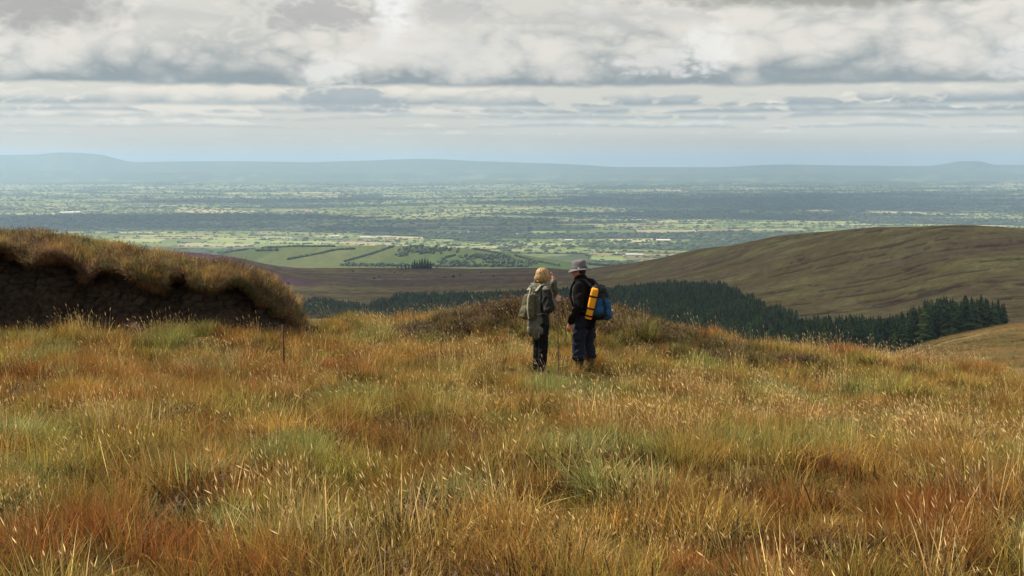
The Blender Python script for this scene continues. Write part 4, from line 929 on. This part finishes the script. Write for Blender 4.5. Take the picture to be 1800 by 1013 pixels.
flesh('fleece_jacket', [('c', (0, -.005, .84), (0, .0, 1.05), .172, .170), ('c', (0, 0, 1.05), (0, .01, 1.26), .165, .175), ('e', (0, .015, 1.30), (.215, .150, .165)), ('c', (-.13, .02, 1.395), (-.03, .05, 1.46), .085, .085), ('c', (.13, .02, 1.395), (.02, .05, 1.46), .085, .085),
       ('c', (-.19, .0, 1.385), (-.275, -.045, 1.09), .088, .072), ('c', (-.275, -.045, 1.09), (-.258, .105, .85), .072, .052), ('c', (.19, .02, 1.385), (.265, .02, 1.10), .088, .072), ('c', (.265, .02, 1.10), (.252, .07, .875), .072, .052),
       ('c', (-.05, .07, 1.47), (.03, .07, 1.49), .088, .084), ('c', (0, .055, 1.475), (-.005, .06, 1.505), .088, .082), ('e', (0, .14, 1.465), (.062, .045, .045))], .011, [black_f], man, 4, wr=(.016, .10, 1.6))
flesh('trousers', [('e', (0, -.005, .90), (.168, .135, .13)), ('c', (.085, -.02, .88), (.118, .01, .50), .118, .100), ('c', (.118, .01, .50), (.122, -.015, .30), .100, .105), ('e', (.122, -.015, .285), (.108, .118, .062)),
       ('c', (-.085, .0, .88), (-.118, .055, .50), .118, .100), ('c', (-.118, .055, .50), (-.122, .04, .30), .100, .105), ('e', (-.122, .04, .285), (.108, .118, .062)), ('e', (-.20, .03, .60), (.035, .075, .085)), ('e', (.20, -.02, .60), (.035, .075, .085))], .011, [navy], man, 3, wr=(.016, .09, 1.0))
for sx_, oy in ((1, -.03), (-1, .03)):
    flesh('gaiter', [('c', (.12*sx_, oy+.0, .27), (.12*sx_, oy, .11), .066, .058), ('e', (.12*sx_, oy+.05, .06), (.056, .135, .058))], .010, [olive], man, 3, wr=(.006, .07, 1))
# hat: sagging crown, band, wide brim
HM = Matrix.Translation(Vector((-.012, .088, 1.655))) @ Euler((R(-5), R(-3), 0)).to_matrix().to_4x4()
wobf = lambda r, z, a, i: (r*(1+.10*math.sin(a)**2)*(1+.015*math.sin(3*a+1)), z+(.014*math.sin(2*a+.6) if r > .12 else .004*math.sin(3*a)))
crown_h = lathe('hat', [(.168, -.026), (.170, -.020), (.140, -.004), (.112, .008), (.106, .045), (.102, .085), (.094, .118), (.080, .134), (.05, .141), (.012, .142), (.001, .142)], grey_hat, man, 36, wobf, HM)
lathe('hat_brim_underside', [(.168, -.026), (.138, -.012), (.105, .0)], grey_hat, crown_h, 36, wobf, HM)
lathe('hat_band', [(.1135, .009), (.1125, .030), (.1085, .034)], cloth('grey_band', (.070, .066, .072), 60, .2), crown_h, 36, lambda r, z, a, i: (r*(1+.10*math.sin(a)**2)*(1+.015*math.sin(3*a+1))+.002, z), HM)
b_ = bmesh.new(); ell_part(b_, HM @ Vector((-.113, -.045, .018)), (.007, .012, .007)); me = bpy.data.meshes.new('hat_badge'); b_.to_mesh(me); b_.free(); me.materials.append(whitep); link(bpy.data.objects.new('hat_badge', me), crown_h)
flesh('hair', [('e', hc_+M @ Vector((0, -.045, .015)), (.079, .078, .075)), ('e', hc_+M @ Vector((0, -.068, -.030)), (.062, .040, .035))], .008, [hair_d], man, 2)
# his pack
def local(o, p): return o.matrix_basis @ Vector(p)
pk = empty('backpack', (mx, my, mz), R(60)); tag(pk, 'blue and black backpack with a bright orange roll strapped to its side', 'backpack')
flesh('pack_body', [('c', (.06, -.265, .98), (.05, -.26, 1.22), .125, .125), ('c', (-.06, -.255, .98), (-.06, -.25, 1.22), .120, .120), ('e', (0, -.28, 1.02), (.18, .14, .13))], .012, [blue, blackw], pk, 4, pick=lambda c: ((c[:, 2] < .93) | (c[:, 2] > 1.22) | (c[:, 1] > -.21)), wr=(.010, .09, 1))
flesh('top_pocket', [('c', (-.09, -.235, 1.335), (.10, -.235, 1.335), .080, .080), ('e', (0, -.26, 1.32), (.16, .10, .075))], .011, [blackw], pk, 4, wr=(.012, .08, 1))
flesh('rear_pocket', [('c', (0, -.385, .95), (0, -.375, 1.12), .085, .080), ('e', (.05, -.37, 1.02), (.10, .05, .10))], .011, [blue], pk, 4, wr=(.010, .06, 1))
# orange roll: upright cylinder along the left side of the pack
def sq(r, z, a, i):                                     # rounded-square section with soft dents
    k = (abs(math.cos(a-.35))**3.4+abs(math.sin(a-.35))**3.4)**(-1/3.4); return (.88*r*k*(1+.02*math.sin(2*a+z*11)+.015*math.sin(z*37)), z)
RM = Matrix.Translation(Vector((-.225, -.175, .90))) @ Euler((R(13), R(3), 0)).to_matrix().to_4x4()
roll_o = lathe('orange_roll', [(.001, 0), (.050, 0), (.061, .004), (.064, .02), (.0635, .05), (.060, .11), (.0635, .17), (.061, .26), (.0635, .36), (.062, .43), (.060, .478), (.052, .488), (.02, .490), (.001, .490)], orange, pk, 32, sq, RM)
for z in (.05, .17, .36): lathe('roll_strap', [(.0645, z-.014), (.069, z-.013), (.069, z+.013), (.0645, z+.014)], blackw, roll_o, 32, sq, RM)
for x in (-.09, .09): band_strip('compression_strap', [(x, -.37, .90), (x, -.415, 1.0), (x, -.40, 1.13), (x, -.345, 1.27), (x*.9, -.30, 1.38)], (.026, 0, 0), .003, blackw, pk)
band_strip('waist_strap', [(-.21, -.20, .955), (-.20, -.34, .955), (-.10, -.44, .955), (.10, -.44, .955), (.20, -.33, .955)], (0, 0, .03), .004, blackw, pk)
for x in (-.12, .12): band_strip('shoulder_strap', [(x, -.17, 1.40), (x, -.08, 1.485), (x, .03, 1.502), (x, .12, 1.465), (x*1.05, .175, 1.36), (x*1.2, .185, 1.22), (x*1.45, .12, 1.08), (x*1.5, -.05, 1.0), (x*1.3, -.18, .99)], (.055, 0, 0), .008, blackw, pk)
b_ = bmesh.new(); ell_part(b_, (.0, -.475, 1.03), (.012, .008, .020)); me = bpy.data.meshes.new('reflector'); b_.to_mesh(me); b_.free(); me.materials.append(whitep); link(bpy.data.objects.new('reflector', me), pk)

# ---- woman: three-quarter back view, shading her eyes, the other hand on a stick
wx_, wy_ = feet[0]; wz = float(ground(np.array([wx_]), np.array([wy_]))[0])
wom = empty('person', (wx_, wy_, wz), R(-52)); tag(wom, 'person with tied blond hair in grey green jacket, one hand raised to the eyes', 'person')
hpw, Mw, hcw = head_parts((.0, .075, 1.545), R(6), .96, R(-4))
SH_R, EL_R, WR_R = (.165, .01, 1.325), (.255, -.05, 1.04), (.185, .185, 1.155); SH_L, EL_L, WR_L = (-.165, .03, 1.33), (-.09, .375, 1.27), (.005, .285, 1.455)
flesh('body', [('c', (.085, -.01, .82), (.085, .01, .45), .075, .052), ('c', (.085, .01, .45), (.085, -.03, .09), .050, .034), ('c', (-.085, .01, .82), (-.075, .04, .45), .075, .052), ('c', (-.075, .04, .45), (-.07, .01, .09), .050, .034), ('e', (.088, .035, .04), (.040, .115, .04)), ('e', (-.07, .075, .04), (.040, .115, .04)),
       ('e', (0, 0, .87), (.115, .085, .12)), ('c', (0, 0, .92), (0, .015, 1.15), .09, .10), ('e', (0, .015, 1.23), (.14, .085, .12)), ('c', (0, .03, 1.34), (0, .06, 1.47), .05, .046),
       ('c', SH_R, EL_R, .046, .038), ('c', EL_R, WR_R, .037, .026), ('c', SH_L, EL_L, .046, .038), ('c', EL_L, WR_L, .037, .026)]+hpw+hand(WR_R, (.10, .50, .75), (1, -.3, .3), .85, 1.0, 1)+hand(WR_L, (.10, -.25, .9), (.2, .8, .3), .25, .98, -1), .0055, [skinB], wom, 3)
eyes(hcw, Mw, .96, wom)
def jk(c):                                               # black upper sleeves and side panels, grey green elsewhere
    r_up = (c[:, 0] > .13) & (c[:, 2] > 1.0) & (c[:, 1] < .07) & (c[:, 2] < 1.36); l_up = (c[:, 0] < -.12) & (c[:, 1] > .0)
    side = (c[:, 0] > .08) & (c[:, 2] <= 1.05) & (np.abs(c[:, 1]+.0) < .065)
    return r_up | l_up | side
jacket_o = flesh('shell_jacket', [('c', (0, -.01, .74), (0, 0, .95), .178, .158), ('c', (0, 0, .95), (0, .01, 1.18), .150, .150), ('e', (0, .01, 1.24), (.185, .135, .15)), ('c', (-.11, .02, 1.32), (-.02, .04, 1.375), .072, .072), ('c', (.11, .02, 1.32), (.02, .04, 1.375), .072, .072),
       ('c', SH_R, EL_R, .078, .068), ('c', EL_R, tuple(Vector(WR_R)*.93+Vector(EL_R)*.07), .068, .050), ('c', SH_L, EL_L, .076, .064), ('c', EL_L, tuple(Vector(WR_L)*.9+Vector(EL_L)*.1), .064, .048), ('c', (0, .035, 1.37), (0, .045, 1.415), .078, .072)], .010, [jack, jackd], wom, 3, pick=jk, wr=(.026, .085, 1.8))
hood_o = flesh('hood', [('e', (-.02, -.075, 1.375), (.115, .062, .075)), ('e', (.03, -.09, 1.34), (.08, .05, .06))], .009, [jack], jacket_o, 3, wr=(.014, .06, .8))
flesh('trousers', [('e', (0, 0, .84), (.150, .118, .11)), ('c', (.078, -.01, .80), (.085, .01, .45), .098, .074), ('c', (.085, .01, .45), (.086, -.025, .10), .074, .064), ('c', (-.078, .01, .80), (-.075, .04, .45), .098, .074), ('c', (-.075, .04, .45), (-.07, .01, .10), .074, .064)], .010, [blacks], wom, 3, wr=(.010, .07, 1))
boot_m = cloth('brown_boot', (.030, .018, .012), 40, .3, .6)
for sx_, oy in ((.086, -.02), (-.07, .02)): flesh('boot', [('c', (sx_, oy, .17), (sx_, oy, .08), .060, .056), ('e', (sx_, oy+.055, .045), (.050, .125, .048))], .009, [boot_m], wom, 3)
H_ = lambda p: hcw+Mw @ Vector(p)
hair = flesh('hair', [('e', H_((0, -.022, .038)), (.089, .108, .094)), ('e', H_((0, -.060, -.010)), (.086, .072, .085)), ('e', H_((.055, .01, -.01)), (.034, .065, .075)), ('e', H_((-.055, .01, -.01)), (.034, .065, .075)), ('e', H_((-.005, -.098, -.130)), (.066, .044, .030)), ('e', H_((0, -.07, -.085)), (.050, .045, .05)),
                      ('e', H_((-.085, -.07, -.06)), (.022, .03, .06)), ('e', H_((.0, .045, .085)), (.058, .045, .028)), ('c', H_((-.09, -.05, -.02)), H_((-.115, -.075, -.115)), .018, .008)], .007, [hair_m], wom, 2, wr=(.008, .022, 5))
lathe('hair_tie', [(.046, -.012), (.052, -.006), (.052, .006), (.046, .012)], band, hair, 20, lambda r, z, a, i: (r*(1.15 if abs(math.cos(a)) > .7 else 1), z), Matrix.Translation(H_((0, -.098, -.092))))
rod('draw_cord', [(.13, -.10, .74), (.135, -.13, .66), (.145, -.135, .60), (.155, -.13, .66), (.15, -.10, .74)], .0035, strapc, jacket_o, 6)
wp = empty('backpack', (wx_, wy_, wz), R(-52)); tag(wp, 'small olive grey daypack worn over a grey green jacket', 'backpack')
flesh('pack_body', [('c', (.05, -.225, .97), (.04, -.19, 1.22), .085, .068), ('c', (-.05, -.225, .97), (-.04, -.19, 1.22), .085, .068), ('e', (0, -.245, 1.0), (.130, .100, .11))], .010, [pack_ol], wp, 4, wr=(.014, .08, 1))
flesh('front_pocket', [('e', (0, -.315, 1.0), (.09, .038, .09)), ('c', (-.045, -.315, .95), (.045, -.315, .95), .040, .040)], .009, [pack_ol], wp, 3, wr=(.010, .05, 1))
band_strip('zip_piping', [(.13, -.315, .92), (.12, -.33, 1.06), (.085, -.295, 1.22), (.05, -.225, 1.33), (.0, -.18, 1.37)], (.022, .0, 0), .006, strapc, wp)
for x in (-.10, .10): band_strip('shoulder_strap', [(x, -.15, 1.33), (x, -.06, 1.415), (x, .04, 1.43), (x, .12, 1.39), (x*1.1, .160, 1.27), (x*1.3, .145, 1.12), (x*1.5, .03, 1.0), (x*1.3, -.15, .97)], (.045, 0, 0), .007, strapc, wp)
# stick in her hand and stake in the grass
gr = Vector(wom.location)+Euler((0, 0, R(-52))).to_matrix() @ (Vector(WR_R)+Vector((-.005, .055, .055)))
sx0 = (981.5-CX)/F*(gr.y-.03); foot = Vector((sx0, gr.y-.03, float(ground(np.array([sx0]), np.array([gr.y-.03]))[0])-.03)); dirv = (gr-foot); 
st_ = rod('walking_stick', [foot+dirv*f+Vector((.006*math.sin(f*9), 0, 0)) for f in np.linspace(0, 1.06, 14)], [.0085+.0035*f for f in np.linspace(0, 1, 14)], wood); tag(st_, 'slim pale wooden walking stick held by the person with blond hair', 'walking stick')
x, y, z = hit(500, 652, 12, 30, veg=.10)
tp_ = pix(496, 571, y)
sk = rod('stake', [Vector((x, y, z-.1)), Vector((x, y, z)).lerp(tp_, .5)+Vector((.008, 0, 0)), tp_], [.016, .014, .011], cloth('weathered_stake', (.085, .045, .030), 30, .4)); tag(sk, 'thin rusty brown stake standing alone in the grass before the peat bank', 'stake')
# ------------------------------------------------------------------ unseen cumulus above the frame, added to shade moor, forest and belts of plain
def unseen_cloud_mat():
    m, t, b = mat_new('unseen_cloud_white', 1.0, 0); b.inputs['Base Color'].default_value = (.88, .88, .88, 1)
    tr = t.node('ShaderNodeBsdfTranslucent'); tr.inputs[0].default_value = (.9, .9, .9, 1); mx = t.node('ShaderNodeMixShader'); mx.inputs[0].default_value = .5
    t.l.new(b.outputs[0], mx.inputs[1]); t.l.new(tr.outputs[0], mx.inputs[2]); t.l.new(mx.outputs[0], t.n['Material Output'].inputs[0]); return m
cl_m = unseen_cloud_mat()
def cumulus(name, sx, sy, rx_, ry_, alt, seed):
    """flat-based heap of lobes whose shadow falls round (sx, sy)"""
    gz = float(ground(np.array([sx]), np.array([float(sy)]))[0]); k = (alt-gz)/math.tan(SUN_EL); cx_, cy_ = sx+math.sin(SUN_AZ)*k, sy+math.cos(SUN_AZ)*k
    n = 90; a, b = np.meshgrid(np.linspace(-1.3, 1.3, n), np.linspace(-1.3, 1.3, n)); X, Y = cx_+a*rx_, cy_+b*ry_; s_ = min(rx_, ry_)
    d = 1-np.hypot(a, b)+(fbm(X/s_*1.3, Y/s_*1.3, seed, 5)-.5)*1.9
    h = np.clip(d, 0, None)**.6*s_*.45*(.55+.9*np.abs(fbm(X/s_*3, Y/s_*3, seed+9, 4)-.5)*2+.3)
    v = np.stack([X, Y, alt+h], -1).reshape(-1, 3); lo = np.stack([X, Y, alt-h*.06], -1).reshape(-1, 3); q = grid_quads(n, n); on = (d > 0).ravel()
    q = q[on[q].any(1)]; return v, lo, q, n*n
cv, cq, off = [], [], 0
for i, (sx, sy, rx_, ry_, alt) in enumerate([(350, 1500, 640, 950, 900), (-300, 1900, 620, 800, 950), (190, 680, 250, 340, 820),
        (-3300, 9600, 2600, 1250, 1900), (-600, 9300, 1500, 1150, 1850), (1700, 10600, 1300, 900, 2000), (2600, 14500, 2300, 2600, 2700), (5200, 14800, 2300, 2900, 2700), (-2800, 14800, 1700, 1100, 2700), (-6500, 12500, 1500, 1300, 2500)]):
    v, lo, q, n2 = cumulus('cloud', sx, sy, rx_, ry_, alt, 200+7*i); cv += [v, lo]; cq += [q+off, q[:, ::-1]+off+n2]; off += 2*n2
cl = mesh_np('clouds', np.concatenate(cv), np.concatenate(cq), mat=cl_m); tag(cl, 'unseen cumulus clouds high over the moor and the plain', 'clouds', kind='stuff')  # added out of view, only to cast shade
# ------------------------------------------------------------------ the air
hx, hy0, hy1, hz0, hz1 = 42000, -300, 58000, -640, 250
co = [(a*hx, b, c) for c in (hz0, hz1) for b in (hy0, hy1) for a in (-1, 1)]
hz = mesh_np('haze', co, [(0, 2, 3, 1), (4, 5, 7, 6), (0, 1, 5, 4), (2, 6, 7, 3), (0, 4, 6, 2), (1, 3, 7, 5)], smooth=False)
hm_ = bpy.data.materials.new('haze_air'); hm_.use_nodes = True; t = NT(hm_.node_tree); t.n.clear()
pv_ = t.node('ShaderNodeVolumePrincipled'); out = t.node('ShaderNodeOutputMaterial'); t.l.new(pv_.outputs[0], out.inputs['Volume'])
pv_.inputs['Color'].default_value = (.53, .74, 1.0, 1); pv_.inputs['Density'].default_value = 4.3e-5; pv_.inputs['Anisotropy'].default_value = .2
pv_.inputs['Density Attribute'].default_value = ''
hz.data.materials.append(hm_); tag(hz, 'pale blue haze over the far plain', 'haze', kind='stuff')
